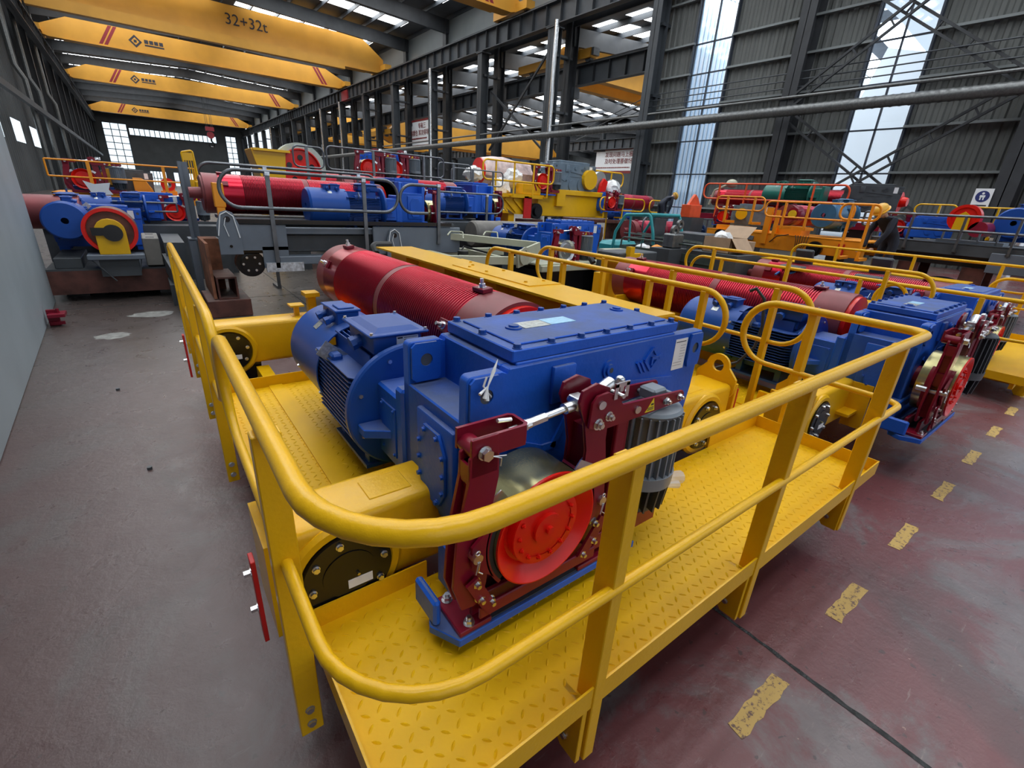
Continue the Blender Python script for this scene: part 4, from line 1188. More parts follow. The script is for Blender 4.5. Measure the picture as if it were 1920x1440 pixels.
b = MB(); b.tube([(16.35, 19.25, 0), (16.35, 19.25, 9.5)], 0.10, 14); o = b.build('downpipe', BRIGHTP, None); tag(o, 'shiny vertical downpipe against the second twin column', 'pipe')
for k_, y in enumerate((31.3, 49.3, 55.3, 79, 91)):
    b = MB(); b.tube([(16.3, y, 0), (16.3, y, 9.4)], 0.07, 8); o = b.build('downpipe', BRIGHTP, None); tag(o, 'thin pale downpipe against a farther column, %s counted from the camera after the big one' % cnames[k_], 'pipe')
for k_, (x, y) in enumerate(((-3.5, 36.5), (-3.5, 41), (-3.4, 47.5))):
    b = MB(); b.tube([(x, y, 0), (x, y, 6.2), (x - .25, y, 6.8), (x - 0.25, y, 10.3)], 0.11, 8); o = b.build('downpipe', GALV, None); tag(o, 'grey downpipe on the dark left wall, %s from the left picture edge' % cnames[k_], 'pipe')
b = MB(); b.bar((-3.3, 14, 4.98), (-3.3, 100, 4.75), 0.16, 0.26); o = b.build('cable_tray', DSTL, None); tag(o, 'long dark cable tray sloping away along the left wall', 'cable tray')
def brace(label, pts, gap=0.25):
    g = thing('cross_brace', label, 'brace', pts[0])
    for s in (-1, 1):
        b = MB(); a, c = Vector(pts[0]), Vector(pts[1]); d = (c - a).normalized(); n_ = d.cross(Vector((1, 0, 0))).normalized() * gap / 2 * s
        b.bar(a + n_, c + n_, 0.06, 0.07, up=(1, 0, 0)); fin(b, 'angle_bar', DSTL2, g)
    b = MB(); L_ = (c - a).length; n_ = d.cross(Vector((1, 0, 0))).normalized() * gap / 2
    for i in range(1, int(L_ / 0.9)): p = a + d * 0.9 * i; b.bar(p - n_, p + n_, 0.04, 0.05, up=(1, 0, 0))
    fin(b, 'batten_plates', DSTL2, g)
brace('lower brace rising to the right across the wide window', [(16.6, 8.1, 1.5), (16.6, 2.9, 5.1)])
brace('lower brace falling to the right across the wide window', [(16.75, 8.2, 4.85), (16.75, 2.9, 1.2)])
brace('upper brace rising to the right across the wide window', [(16.6, 8.2, 5.2), (16.6, 2.9, 9.2)])
brace('upper brace falling to the right from the top of the wide window', [(16.75, 8.0, 8.65), (16.75, 2.9, 5.1)])
b = MB(); b.tube([(16.5, 1.95, 0), (16.5, 1.95, 12)], 0.09, 12); o = b.build('downpipe', BRIGHTP, None); tag(o, 'pale vertical downpipe at the right edge of the picture beside the safety sign', 'pipe')
def tbr(label, a, c):
    b = MB(); b.bar(a, c, 0.08, 0.1); o = b.build('cross_brace', DSTL2, None); tag(o, label, 'brace')
tbr('thin brace rising between the second and third twin column', (17.2, 25.6, 4.6), (17.2, 20.0, 9.3))
tbr('thin brace falling between the second and third twin column', (17.2, 25.6, 7.6), (17.2, 20.0, 4.0))
# slogan boards
def board(label, x, y0, y1, z0, z1, lines, rows):
    g = thing('slogan_board', label, 'sign', (x, (y0 + y1) / 2, z0))
    b = MB(); b.box(x, x + 0.05, y0, y1, z0, z1); fin(b, 'board', WHT, g)
    b = MB(); b.box(x - 0.02, x + 0.05, y0, y1, z1, z1 + 0.12); b.box(x - 0.02, x + 0.05, y0, y1, z0 - 0.25, z0 - 0.02); fin(b, 'border', SIGNR, g)
    for i, (t_, zz, sz, off) in enumerate(lines):
        M = Matrix.Translation((-0.03, off, zz - z0)) @ Matrix.Rotation(-PI / 2, 4, 'Z') @ Matrix.Rotation(PI / 2, 4, 'X')
        text('lettering', t_, M, sz, SIGNR, g, 0.004, 'CENTER')
    b = MB()
    random.seed(5)
    for zz in rows:
        yy = y1 - 0.15
        while yy > y0 + 0.25:
            l = random.uniform(0.08, 0.22); b.box(x - 0.022, x - 0.002, yy - l, yy, zz, zz + 0.09); yy -= l + 0.05
    fin(b, 'small_lettering', SIGNR, g)
board('white slogan board with dark red characters behind the fourth twin column', 18.05, 35.0, 38.8, 5.45, 7.05, [('举有三', 6.72, 0.42, -0.9), ('大事要合 其次得导', 6.25, 0.42, -0.25)], (5.85, 5.62))
board('white slogan board with two lines of dark red characters beside the corner column', 39.2, 33.4, 38.2, 5.2, 7.1, [('发现问题马上报', 6.65, 0.52, -0.7), ('及时处理要做好', 6.05, 0.52, -0.7)], (5.45,))
b = MB(); b.box(18.05, 18.1, 60.5, 62.5, 4.6, 6.6); o = b.build('slogan_board', WHT, None); tag(o, 'small distant white board between the columns above the pulley', 'sign')
sg = thing('safety_sign', 'white safety sign with a dark blue round figure symbol on the right wall', 'sign', (16.55, 2.95, 2.4))
b = MB(); b.box(16.55, 16.57, 2.78, 3.12, 2.42, 2.86); fin(b, 'plate', WHT, sg)
b = MB(); b.cyl((16.55, 2.95, 2.68), (16.545, 2.95, 2.68), 0.13, 24); fin(b, 'blue_disc', SIGNB, sg)
b = MB(); b.cyl((16.545, 2.95, 2.75), (16.542, 2.95, 2.75), 0.026, 12); b.box(16.542, 16.545, 2.90, 3.0, 2.66, 2.71); b.box(16.542, 16.545, 2.91, 2.935, 2.60, 2.67); b.box(16.542, 16.545, 2.965, 2.99, 2.60, 2.67); fin(b, 'figure', WHT, sg)
b = MB(); b.box(16.546, 16.55, 2.82, 3.08, 2.46, 2.49); fin(b, 'printed_lines', INK, sg)
# big painted panel at the left
p = thing('painted_steel_box', 'tall blue grey painted steel box at the left edge of the picture', 'steel box', (-1.4, 6, 0))
b = MB()
b.prism([(-1.10, 3.0, 0), (-1.42, 10.6, 0), (-1.9, 10.6, 0), (-1.7, 3.0, 0)], (0, 0, 4.2), 0.01); fin(b, 'plate', PANEL, p)
# hall group scaled about the camera; vertices below the floor clamped to it
def scale_hall_about_camera(F=1.8, drop=-1.6):
    keep = ('floor', 'trim_1', 'trim_2', 'floor_line_dash', 'painted_steel_box', 'camera')
    def TT(p): return Vector((p[0] * F, p[1] * F, p[2] * F + drop))
    done = set()
    for o in list(bpy.data.objects):
        st_ = o.name.split('.')[0]
        if o.parent is not None or st_ in keep or o.type == 'CAMERA': continue
        r0 = Vector(o.location); r1 = TT(r0)
        if r1.z < 0: r1.z = 0.0
        for m_ in [o] + list(o.children_recursive):
            if m_.type == 'FONT':
                m_.data.size *= F
                l = r0 + m_.matrix_basis.to_translation(); n = TT(l) - r1
                mb = m_.matrix_basis.copy(); mb.translation = n; m_.matrix_basis = mb
            elif m_.type == 'MESH' and m_.data.name not in done:
                done.add(m_.data.name)
                for v in m_.data.vertices:
                    p = TT(r0 + v.co)
                    if p.z < 0.0: p.z = 0.0
                    v.co = p - r1
        o.location = r1
split_all()
scale_hall_about_camera()
# ================================================================ the nearest trolley
def make_frame(label, walkway=True):
    g = thing('trolley_frame', label, 'trolley', (1.85, 3.0, 0.30))
    for nm, y0, y1 in (('front_beam', 1.46, 1.73), ('rear_beam', 4.49, 4.76)):
        b = MB(); b.box(0.16, 3.12, y0, y1, 0.50, 0.87, 0.035, seg=3); fin(b, nm, YEL, g)
        for cx in (0.385, 2.80):
            b = MB(); b.lathe((cx, y0, 0.64), (0, -1, 0), [(-0.02, 0.222), (0.004, 0.222), (0.018, 0.205), (0.018, 0.178), (0.0, 0.17)], 40)
            fin(b, 'bearing_collar', YEL, g)
            b = MB(); b.cyl((cx, y0 - 0.03, 0.64), (cx, y0 + 0.02, 0.64), 0.168, 40); b.cyl((cx, y0 - 0.034, 0.64), (cx, y0 - 0.03, 0.64), 0.10, 32)
            cap = fin(b, 'bearing_cap', BLK, g)
            for k in range(8):
                a = 2 * PI * k / 8 + 0.2
                bolt((cx + 0.14 * math.cos(a), y0 - 0.03, 0.64 + 0.14 * math.sin(a)), (0, -1, 0), 0.012, 0.011, ZINC, cap, g)
            b = MB(); b.box(cx - 0.01, cx + 0.085, y0 - 0.0355, y0 - 0.0335, 0.57, 0.61); lb = sub(b, 'paper_label', WHT, cap)
            b = MB(); b.cyl((cx + 0.03, y0 - 0.035, 0.63), (cx + 0.03, y0 - 0.045, 0.63), 0.006, 8); sub(b, 'grease_nipple', BRASS, cap)
            b = MB(); b.cyl((cx, y0 + 0.05, 0.50), (cx, y1 - 0.05, 0.50), 0.20, 40); b.lathe((cx, y0 + 0.03, 0.50), (0, 1, 0), [(0, 0.10), (0, 0.235), (0.03, 0.235), (0.03, 0.1)], 40)
            fin(b, 'wheel', BLK, g)
    # lugs standing on the beam ends
    for x, sgn in ((3.10, 1), (0.165, -1)):
        for y0 in (1.44, 4.47):
            b = MB(); cy = y0 + 0.155
            out = []
            n = 32
            for i in range(n):
                a = 2 * PI * i / n; c_, s_ = math.cos(a), math.sin(a)
                if s_ >= 0: out.append((cy + 0.085 * c_, 0.975 + 0.085 * s_))
                else:
                    kx = 0.15 / max(abs(c_), 1e-6); kz = (0.975 - 0.78) / max(abs(s_), 1e-6); k_ = min(kx, kz)
                    out.append((cy + c_ * k_, 0.93 + s_ * k_ * 0.8))
            inn = [(cy + 0.042 * math.cos(2 * PI * i / n), 0.975 + 0.042 * math.sin(2 * PI * i / n)) for i in range(n)]
            b.strip([(x, u, v) for u, v in out], [(x, u, v) for u, v in inn], (0.022, 0, 0))
            fin(b, 'lifting_lug', YEL, g)
    for x in (2.75, 0.60):
        b = MB(); b.box(x - 0.09, x + 0.09, 1.52, 1.66, 0.865, 0.874, 0.003); fin(b, 'pad_plate', YEL, g)
    # red guards with bolts
    for x in (0.075, 3.20):
        for y0 in (1.47, 4.5):
            b = MB(); b.box(x, x + 0.015, y0 - 0.01, y0 + (0.05 if x < 1 else 0.24), 0.455, 0.82, 0.002); rg = fin(b, 'rail_sweeper', REDD, g)
            for dy in ((0.02,) if x < 1 else (0.04, 0.2)):
                for z in (0.60, 0.76): bolt((x if x < 1 else x + 0.015, y0 + dy, z), (-1 if x < 1 else 1, 0, 0), 0.013, 0.02, ZINC, rg, g)
    b = MB(); b.prism([(0.12, 1.46, 0.86), (0.12, 1.76, 0.86), (0.12, 1.76, 0.45), (0.12, 1.46, 0.45)], (0.03, 0, 0)); b.prism([(3.16, 1.46, 0.86), (3.16, 1.76, 0.86), (3.16, 1.76, 0.5), (3.16, 1.46, 0.5)], (0.03, 0, 0)); fin(b, 'end_plate', YEL, g)
    # long covered beam beside the drum
    b = MB(); b.box(2.29, 2.77, 1.80, 5.9, 1.322, 1.34); fin(b, 'top_flange', YEL, g)
    b = MB(); b.box(2.48, 2.50, 1.82, 5.88, 0.62, 1.322); b.box(2.29, 2.77, 1.82, 5.88, 0.60, 0.62)
    for y in (2.4, 3.3, 4.2, 5.1): b.box(2.33, 2.73, y, y + 0.012, 0.62, 1.322)
    fin(b, 'web', YEL, g)
    b = MB(); b.prism([(2.42, 2.95, 1.34), (2.77, 2.95, 1.34), (2.77, 4.6, 1.34), (2.42, 4.2, 1.34)], (0, 0, 0.008)); fin(b, 'cover_sheet', YEL, g)
    for x, y in ((2.5, 3.1), (2.7, 3.1), (2.5, 3.7), (2.7, 3.7), (2.6, 4.1), (2.7, 4.3), (2.5, 4.0)): bolt((x, y, 1.348), (0, 0, 1), 0.014, 0.008, YEL, g, g, name='cover_bolt')
    b = MB(); b.tube(fil([(2.3, 5.95, 1.25), (2.3, 6.05, 1.34), (2.55, 6.05, 1.34)], 0.06), 0.05, 10); fin(b, 'rubber_hose', RUB, g)
    # side members and floor plates
    for x in (0.62, 2.10, 2.98):
        b = MB(); b.box(x - 0.05, x + 0.05, 1.73, 4.49, 0.30, 0.47); fin(b, 'cross_member', YELD, g)
    def deck(x0, x1, y0, y1, z, nm):
        b = MB(); b.box(x0, x1, y0, y1, z - 0.006, z); dk = fin(b, nm, YELD, g)
        b = MB(); st_ = 0.046; j = 0; y = y0 + 0.04
        while y < y1 - 0.03:
            i = 0; x = x0 + 0.04 + (j % 2) * 0
            while x < x1 - 0.03:
                if True:
                    a = R(45) if (i + j) % 2 == 0 else R(-45)
                    c_, s_ = math.cos(a), math.sin(a)
                    L_, W_, h_ = 0.018, 0.0055, 0.0034
                    P_ = []
                    for u, v in ((-L_, 0), (-L_ * .5, -W_ * .85), (0, -W_), (L_ * .5, -W_ * .85), (L_, 0), (L_ * .5, W_ * .85), (0, W_), (-L_ * .5, W_ * .85)):
                        P_.append(b.bm.verts.new((x + u * c_ - v * s_, y + u * s_ + v * c_, z - 0.0002)))
                    t0 = b.bm.verts.new((x - L_ * .5 * c_, y - L_ * .5 * s_, z + h_)); t1 = b.bm.verts.new((x + L_ * .5 * c_, y + L_ * .5 * s_, z + h_))
                    b.bm.faces.new((P_[0], P_[1], t0)); b.bm.faces.new((P_[1], P_[2], P_[3], t1, t0)); b.bm.faces.new((P_[3], P_[4], t1)); b.bm.faces.new((P_[4], P_[5], t1)); b.bm.faces.new((P_[5], P_[6], P_[7], t0, t1)); b.bm.faces.new((P_[7], P_[0], t0))
                x += st_; i += 1
            y += st_; j += 1
        sub(b, 'raised_lozenges', YELD, dk)
        return dk
    deck(0.25, 1.30, 1.72, 3.98, 0.46, 'side_deck')
    b = MB(); b.box(0.25, 1.30, 3.97, 3.978, 0.44, 0.55); b.box(0.235, 0.245, 1.75, 3.98, 0.42, 0.55); fin(b, 'toe_plate', YELD, g)
    # gear box seat
    b = MB(); b.box(0.80, 2.25, 1.36, 1.80, 0.60, 0.625); b.box(0.72, 0.76, 1.73, 2.1, 0.46, 0.60); b.box(1.0, 1.02, 1.3, 1.46, 0.46, 0.87); b.box(1.9, 1.92, 1.3, 1.46, 0.46, 0.87); fin(b, 'machine_seat', YEL, g)
    # props of the drum and small pads on the rear beam
    b = MB(); b.box(1.45, 1.78, 4.62, 4.66, 0.87, 1.0); b.box(1.50, 1.72, 5.04, 5.16, 0.62, 1.25); b.box(1.3, 1.9, 5.0, 5.2, 0.56, 0.62); fin(b, 'bearing_pedestal', YEL, g)
    b = MB(); b.box(0.93, 1.05, 4.56, 4.69, 0.96, 0.975); b.box(0.97, 1.01, 4.6, 4.65, 0.87, 0.96); b.box(0.94, 1.04, 4.57, 4.68, 0.868, 0.875); fin(b, 'stop_bracket', YEL, g)
    b = MB(); b.box(1.16, 1.30, 4.95, 5.12, 0.96, 1.0); b.box(1.19, 1.27, 5.0, 5.08, 0.6, 0.96); fin(b, 'stop_bracket', YEL, g)
    if walkway:
        b = MB()
        wd = deck(0.235, 3.53, 0.64, 1.415, 0.46, 'walkway_deck')
        b = MB(); b.box(0.22, 3.54, 0.615, 0.622, 0.452, 0.55); fin(b, 'toe_plate', YEL, g)
        b = MB(); b.box(0.215, 0.70, 1.415, 1.422, 0.452, 0.55); fin(b, 'toe_plate', YEL, g)
        b = MB(); b.box(2.87, 3.53, 1.415, 1.422, 0.452, 0.55); b.box(2.87, 2.877, 1.415, 1.50, 0.452, 0.55); fin(b, 'toe_plate', YEL, g)
        b = MB(); b.box(3.53, 3.537, 0.62, 1.42, 0.452, 0.55); fin(b, 'toe_plate', YEL, g)
        b = MB(); b.box(0.215, 0.222, 0.62, 1.42, 0.452, 0.55); fin(b, 'toe_plate', YEL, g)
        b = MB()
        for x in (0.6, 1.9, 3.1): b.box(x - 0.03, x + 0.03, 0.66, 1.46, 0.36, 0.452)
        b.box(0.3, 3.4, 0.70, 0.74, 0.36, 0.452)
        fin(b, 'deck_bearer', YELD, g)
        for x in (0.86, 1.92, 3.11):
            b = MB(); b.prism([(x, 0.64, 0.46), (x, 0.73, 0.46), (x, 0.73, 0.22), (x, 0.70, 0.18), (x, 0.62, 0.18), (x, 0.62, 0.46)], (0.022, 0, 0), 0.002); bk = fin(b, 'post_bracket', YEL, g)
            for z in (0.25, 0.36): bolt((x, 0.685, z), (-1, 0, 0), 0.011, 0.008, ZINC, bk, g)
    return g
T1F = make_frame('yellow trolley frame with chequered walkway, nearest the camera')
split_all()
T1G = make_gearbox('big blue gear reducer with dusty bolted cover, nearest the camera')
T1M = make_motor('blue finned motor with a round fan hood, nearest the camera')
T1D = make_drum('shiny red grooved rope drum behind the nearest blue motor')
T1B = make_brake('dark red drum brake with bright red wheel in front of the nearest gear reducer')
split_all()
# plastic bag tied on the ear and a sleeve on the thruster
b = MB()
b.tube([(0.87, 1.232, 1.345), (0.845, 1.22, 1.37), (0.825, 1.215, 1.40), (0.84, 1.22, 1.43)], 0.004, 6)
b.tube([(0.82, 1.2, 1.36), (0.84, 1.21, 1.40), (0.875, 1.23, 1.44), (0.905, 1.25, 1.475)], [0.008, 0.003, 0.007, 0.001], 7)
b.tube([(0.80, 1.2, 1.38), (0.84, 1.215, 1.395), (0.83, 1.2, 1.35)], [0.006, 0.004, 0.009], 7)
o = b.build('plastic_tie', FILM, None); tag(o, 'twisted white plastic tie hanging on the ear of the nearest gear reducer', 'tie')
b = MB(); b.tube([(1.70, 1.08, 0.80), (1.80, 1.07, 0.775), (1.92, 1.05, 0.75)], [0.03, 0.028, 0.034], 10); b.tube([(1.71, 1.05, 0.78), (1.86, 1.02, 0.745)], [0.012, 0.02], 8); o = b.build('plastic_sleeve', CFILM, None); tag(o, 'clear plastic wrapped cable end sticking out of the grey thruster', 'cable')

def front_rail(label, M=None):
    z1, z0 = 1.4, 0.952
    loop = [(0.155, 1.30, z0), (0.155, 2.33, z0), (0.155, 2.33, z1), (0.155, 0.62, z1), (3.55, 0.62, z1), (3.55, 1.69, z1), (3.55, 1.69, z0), (3.55, 0.62, z0), (0.155, 0.62, z0)]
    rd = [0, .22, .22, .30, .10, .22, .22, .10, .30]
    posts = [(0.89 + 0.025, 0.61, 0.18, 1.385, 'x'), (1.95 + 0.025, 0.61, 0.18, 1.385, 'x'), (3.15, 0.61, 0.18, 1.385, 'x'), (3.575, 1.22, 0.3, 1.385, 'y'), (0.155, 1.24, 0.18, 1.385, 'y')]
    return rail('guard_rail', label, [('handrail', loop, rd, True, (0.0265, 0.0185))], 0, posts, YEL, base=(1.8, 0.62, 0.18))
def side_rail(name_label, x, y0, y1, ps, m=YEL, z1=1.4, z0=0.952, xr=None, zb=0.3):
    loop = [(x, (y0 + y1) / 2, z0), (x, y0, z0), (x, y0, z1), (x, y1, z1), (x, y1, z0)]
    return rail('guard_rail', name_label, [('handrail', loop, [0, .22, .22, .22, .22], True, (0.0245, 0.0185))], 0, [(x, y, zb, z1 - 0.01, 'y') for y in ps], m, base=(x, y0, zb), post_w=(0.045, 0.06))
T1R1 = front_rail('thick yellow guard rail sweeping round the front of the nearest walkway')
T1R2 = side_rail('yellow guard rail running back along the left side of the nearest trolley', 0.155, 2.47, 5.95, (2.9, 3.9, 4.9, 5.7))
T1R3 = side_rail('yellow guard rail with rounded ends along the right side of the nearest trolley', 3.55, 1.85, 5.25, (2.05, 2.6, 3.75, 4.7))
# ================================================================ the other trolleys and machines on the shop floor
def T(ox, oy, oz, deg=0, s=1.0):  # background positions below: image pixel rays cut at guessed depths, baked as numbers
    return Matrix.Translation((ox, oy, oz)) @ Matrix.Rotation(R(deg), 4, 'Z') @ Matrix.Scale(s, 4)
def put(root, M, label, group=None, mm=None, skip=('bolt', 'pivot_bolt', 'cotter_pin', 'socket', 'printed_lines', 'cover_bolt')):
    n = dup(root, Matrix.Identity(4), label, group, mm, skip)
    n.matrix_world = M @ Matrix.Translation(root.location)
    return n
def TC(lc, c, deg, s=1.0):
    v = Matrix.Rotation(R(deg), 3, 'Z') @ (Vector(lc) * s)
    return T(c[0] - v.x, c[1] - v.y, c[2] - v.z, deg, s)
GC, MC, DC, BC = (1.5, 1.5, 1.05), (.95, 3.4, .95), (1.61, 5.0, 1.16), (1.1, 1.08, .95)
near_skip = ()
# second trolley, to the right of the nearest, without front walkway
b_ = make_frame('yellow trolley frame without walkway, second from the camera on the right', walkway=False)
b_.location += Vector((3.76, -0.25, -0.20))
M2 = T(4.03, -0.39, -0.17)
put(T1G, M2, 'blue gear reducer of the second trolley, behind the right end of the near rail', skip=near_skip)
put(T1M, M2, 'blue motor seen through the round end of the near guard rail', skip=near_skip)
put(T1D, M2, 'red rope drum of the second trolley, behind the right side rail', skip=near_skip)
put(T1B, T(3.93, -0.50, -0.20, 0, 1.1), 'dark red brake overhanging the open floor at the right', skip=near_skip, mm={GRY: GRYD})
z2 = 1.455
side_rail('yellow guard rail on the left side of the second trolley', 4.03, 1.42, 4.78, (1.7, 2.7, 3.6, 4.5), z1=z2, z0=1.0)
side_rail('yellow guard rail on the far side of the second trolley', 7.43, 1.42, 4.82, (1.9, 3.1, 4.3), z1=1.425, z0=0.97, zb=0.0)
b = MB(); b.tube([(4.55, 2.2, 1.3), (4.57, 2.15, 1.33), (4.56, 2.05, 1.25), (4.55, 2.0, 1.0), (4.50, 2.0, 0.8), (4.45, 2.1, 0.62), (4.3, 2.3, 0.5)], 0.016, 8)
o = b.build('power_cable', RUB, None); tag(o, 'black cable drooping from the motor inside the round rail end', 'cable')
# third trolley
M3 = T(7.76, -0.22, -0.18)
put(T1F, M3, 'yellow trolley frame third from the camera, near the right edge', skip=('raised_lozenges', 'bolt'))
M3g = T(7.6, -0.15, -0.30)
put(T1G, M3g, 'blue gear reducer of the third trolley near the right edge')
put(T1M, T(7.9, -0.22, -0.24), 'blue motor of the third trolley behind two yellow rails')
put(T1D, T(8.1, -0.4, -0.30), 'red rope drum of the third trolley, farthest of the three in line')
put(T1B, M3g, 'dark red brake of the third trolley at the right edge', skip=())
put(T1R1, M3, 'yellow guard rail sweeping round the third trolley at the right edge', skip=())
side_rail('yellow guard rail on the left side of the third trolley', 7.91, 1.75, 5.0, (2.3, 3.3, 4.4), z1=1.23, z0=0.78, zb=0.15)
side_rail('yellow guard rail farthest right behind the third trolley', 11.4, 0.9, 4.8, (1.4, 2.6, 3.9), z1=1.42, z0=1.0)
side_rail('short yellow guard rail at the far right edge of the picture', 11.2, -1.2, 0.75, (-0.3, 0.4), z1=1.3, z0=0.86)

# ---- raw steel trolley in the middle (drum axis across the picture)
M4 = T(5.65, 7.95, 0.75, 90)
put(T1G, M4, 'blue gear reducer inside the dark rail loop on the unpainted steel trolley')
put(T1M, M4, 'blue motor with big hood behind the dark steel rail on the unpainted trolley')
put(T1D, T(5.85, 7.95, 0.65, 90), 'shiny red rope drum behind the dark steel rail on the unpainted trolley')
put(T1B, M4, 'dark red brake at the right end of the unpainted steel trolley')
def steel_rail(label, pts, rad, posts, rr=0.026, m=STEEL, gname='guard_rail', weld=True, closed=True, tab='y'):
    c0 = Vector(pts[0]); g = thing(gname, label, 'guard rail', (c0.x, c0.y, posts[0][2]) if posts else c0)
    b = MB(); b.tube(fil(pts, rad, 7, closed), rr, 12, closed=closed); fin(b, 'handrail', m, g)
    for (x, y, a, c) in posts:
        b = MB(); b.box(x - 0.03, x + 0.03, y - 0.02, y + 0.02, a, c); po = fin(b, 'post', m, g)
        b = MB()
        if tab == 'y': b.box(x - 0.04, x + 0.04, y, y + 0.45, a - 0.01, a + 0.05)
        else: b.box(x, x + 0.45, y - 0.04, y + 0.04, a - 0.01, a + 0.05)
        fin(b, 'foot_bracket', m, g)
        if weld:
            b = MB(); b.box(x - 0.034, x + 0.034, y - 0.03, y + 0.024, c - 0.04, c + 0.01); sub(b, 'weld', WELD, po)
    return g
steel_rail('dark unpainted steel guard rail in front of the drum and motor on the unpainted trolley',
           [(2.2, 8.2, 1.66), (0.93, 8.2, 1.66), (0.93, 8.2, 2.17), (3.62, 8.2, 2.17), (3.62, 8.2, 1.66)], [0, .25, .25, .25, .25], [(1.57, 8.2, 0.78, 2.16), (3.02, 8.2, 0.9, 2.16)])
steel_rail('dark unpainted steel guard rail with round end beside the blue gear reducer',
           [(4.2, 8.2, 1.66), (3.66, 8.2, 1.66), (3.66, 8.2, 2.13), (4.45, 8.2, 2.13)], [0, .24, .24, 0], [(4.42, 8.2, 1.12, 2.16)], closed=False)
steel_rail('second dark steel rail just behind the first one', [(2.2, 10.6, 1.85), (0.9, 10.6, 1.85), (0.9, 10.6, 2.30), (4.2, 10.6, 2.30), (4.2, 10.6, 1.85)], [0, .22, .22, .22, .22], [(2.0, 10.6, 0.0, 2.29), (3.8, 10.6, 1.4, 2.29)])
g4 = thing('trolley_frame', 'grey primed steel trolley frame on rusty stands in the middle distance', 'trolley', (2.6, 8.6, 0.7))
b = MB(); b.box(1.0, 1.75, 8.22, 8.26, 1.05, 1.42); b.box(1.38, 1.75, 8.22, 8.26, 0.78, 1.1); b.box(3.15, 4.9, 8.22, 8.26, 0.95, 1.42, 0.01); fin(b, 'side_plate', PRIM, g4)
b = MB(); b.box(1.7, 3.2, 8.28, 8.45, 1.28, 1.38, 0.01); b.box(1.6, 3.2, 8.2, 8.45, 0.82, 0.95, 0.01); fin(b, 'channel_beam', PRIM, g4)
b = MB(); b.box(1.0, 4.9, 8.45, 10.0, 1.42, 1.47); b.box(1.0, 4.8, 9.2, 9.26, 0.9, 1.4); b.box(1.8, 3.2, 8.45, 8.5, 1.0, 1.25); fin(b, 'deck', PRIMD, g4)
b = MB(); b.box(0.98, 4.7, 8.2, 8.27, 1.44, 1.50); fin(b, 'black_channel', BLK, g4)
for x, zt in ((0.96, 1.62), (3.52, 1.40)):
    b = MB(); b.prism([(x - .15, 8.16, zt - .62), (x + .15, 8.16, zt - .62), (x + .145, 8.16, zt - .2), (x + .08, 8.16, zt - .03), (x, 8.16, zt), (x - .08, 8.16, zt - .03), (x - .145, 8.16, zt - .2)], (0, 0.03, 0), 0.004); lg = fin(b, 'lifting_lug', PRIM, g4)
    b = MB(); b.tube([(x - .14, 8.15, zt - .35), (x - .08, 8.15, zt - .06), (x, 8.15, zt - .02), (x + .08, 8.15, zt - .08), (x + .13, 8.15, zt - .38)], 0.008, 6); b.tube([(x - .02, 8.15, zt - .1), (x - .05, 8.15, zt - .2), (x - .01, 8.15, zt - .36)], 0.006, 6); sub(b, 'chalk_line', WHT, lg)
    b = MB(); b.cyl((x, 8.155, zt - 0.12), (x, 8.15, zt - 0.12), 0.04, 16); b.cyl((x, 8.155, zt - 0.5), (x, 8.15, zt - 0.5), 0.02, 12); sub(b, 'hole', BLK, lg)
b = MB(); b.cyl((1.2, 8.26, 0.85), (1.2, 8.45, 0.85), 0.2, 30); b.cyl((1.2, 8.2, 0.85), (1.2, 8.3, 0.85), 0.14, 24); b.box(1.05, 1.5, 8.24, 8.5, 1.0, 1.22, 0.01); wl4 = fin(b, 'wheel', BLK, g4)
for k in range(6):
    a = k * PI / 3; bolt((1.2 + .11 * math.cos(a), 8.2, .85 + .11 * math.sin(a)), (0, -1, 0), 0.014, 0.012, ZINC, wl4, g4)
b = MB(); b.box(1.4, 1.95, 8.18, 8.22, 0.72, 0.86); fin(b, 'bright_ground_plate', WELD, g4)
# stands under it
st = thing('rusty_stand', 'rusty brown channel stand under the left end of the grey frame', 'stand', (0.9, 8.9, 0))
b = MB(); b.box(0.66, 0.70, 8.55, 9.7, 0.28, 1.12); b.box(0.70, 0.92, 9.3, 9.7, 0.28, 1.12); fin(b, 'channel', RUSTO, st)
b = MB(); b.strip([(0.72, 8.5, .27), (1.0, 8.5, .27), (1.0, 8.5, .62), (0.72, 8.5, .62)], [(0.745, 8.5, .3), (0.975, 8.5, .3), (0.975, 8.5, .595), (0.745, 8.5, .595)], (0, 0.9, 0)); fin(b, 'box_tube', RUST, st)
b = MB(); b.box(0.55, 1.15, 8.45, 9.4, 0, 0.27, 0.01); o = b.build('steel_block', RUST, None); tag(o, 'brown block on the floor carrying the rusty stand', 'block')
for i, (x, y) in enumerate(((2.9, 9.3), (4.6, 9.4))):
    b = MB(); b.box(x - .2, x + .2, y - .3, y + .3, 0, 0.9, 0.01); o = b.build('steel_stand', PRIMD, None); tag(o, ['dark stand block under the middle', 'dark stand block under the right end'][i] + ' of the grey frame', 'stand')
b = MB(); b.tube([(2.9, 8.9, 0.9), (2.75, 8.7, 0.3), (2.9, 8.6, 0.05), (3.4, 8.7, 0.02)], 0.012, 6); o = b.build('power_cable', RUB, None); tag(o, 'thin black cable curling on the floor under the grey frame', 'cable')
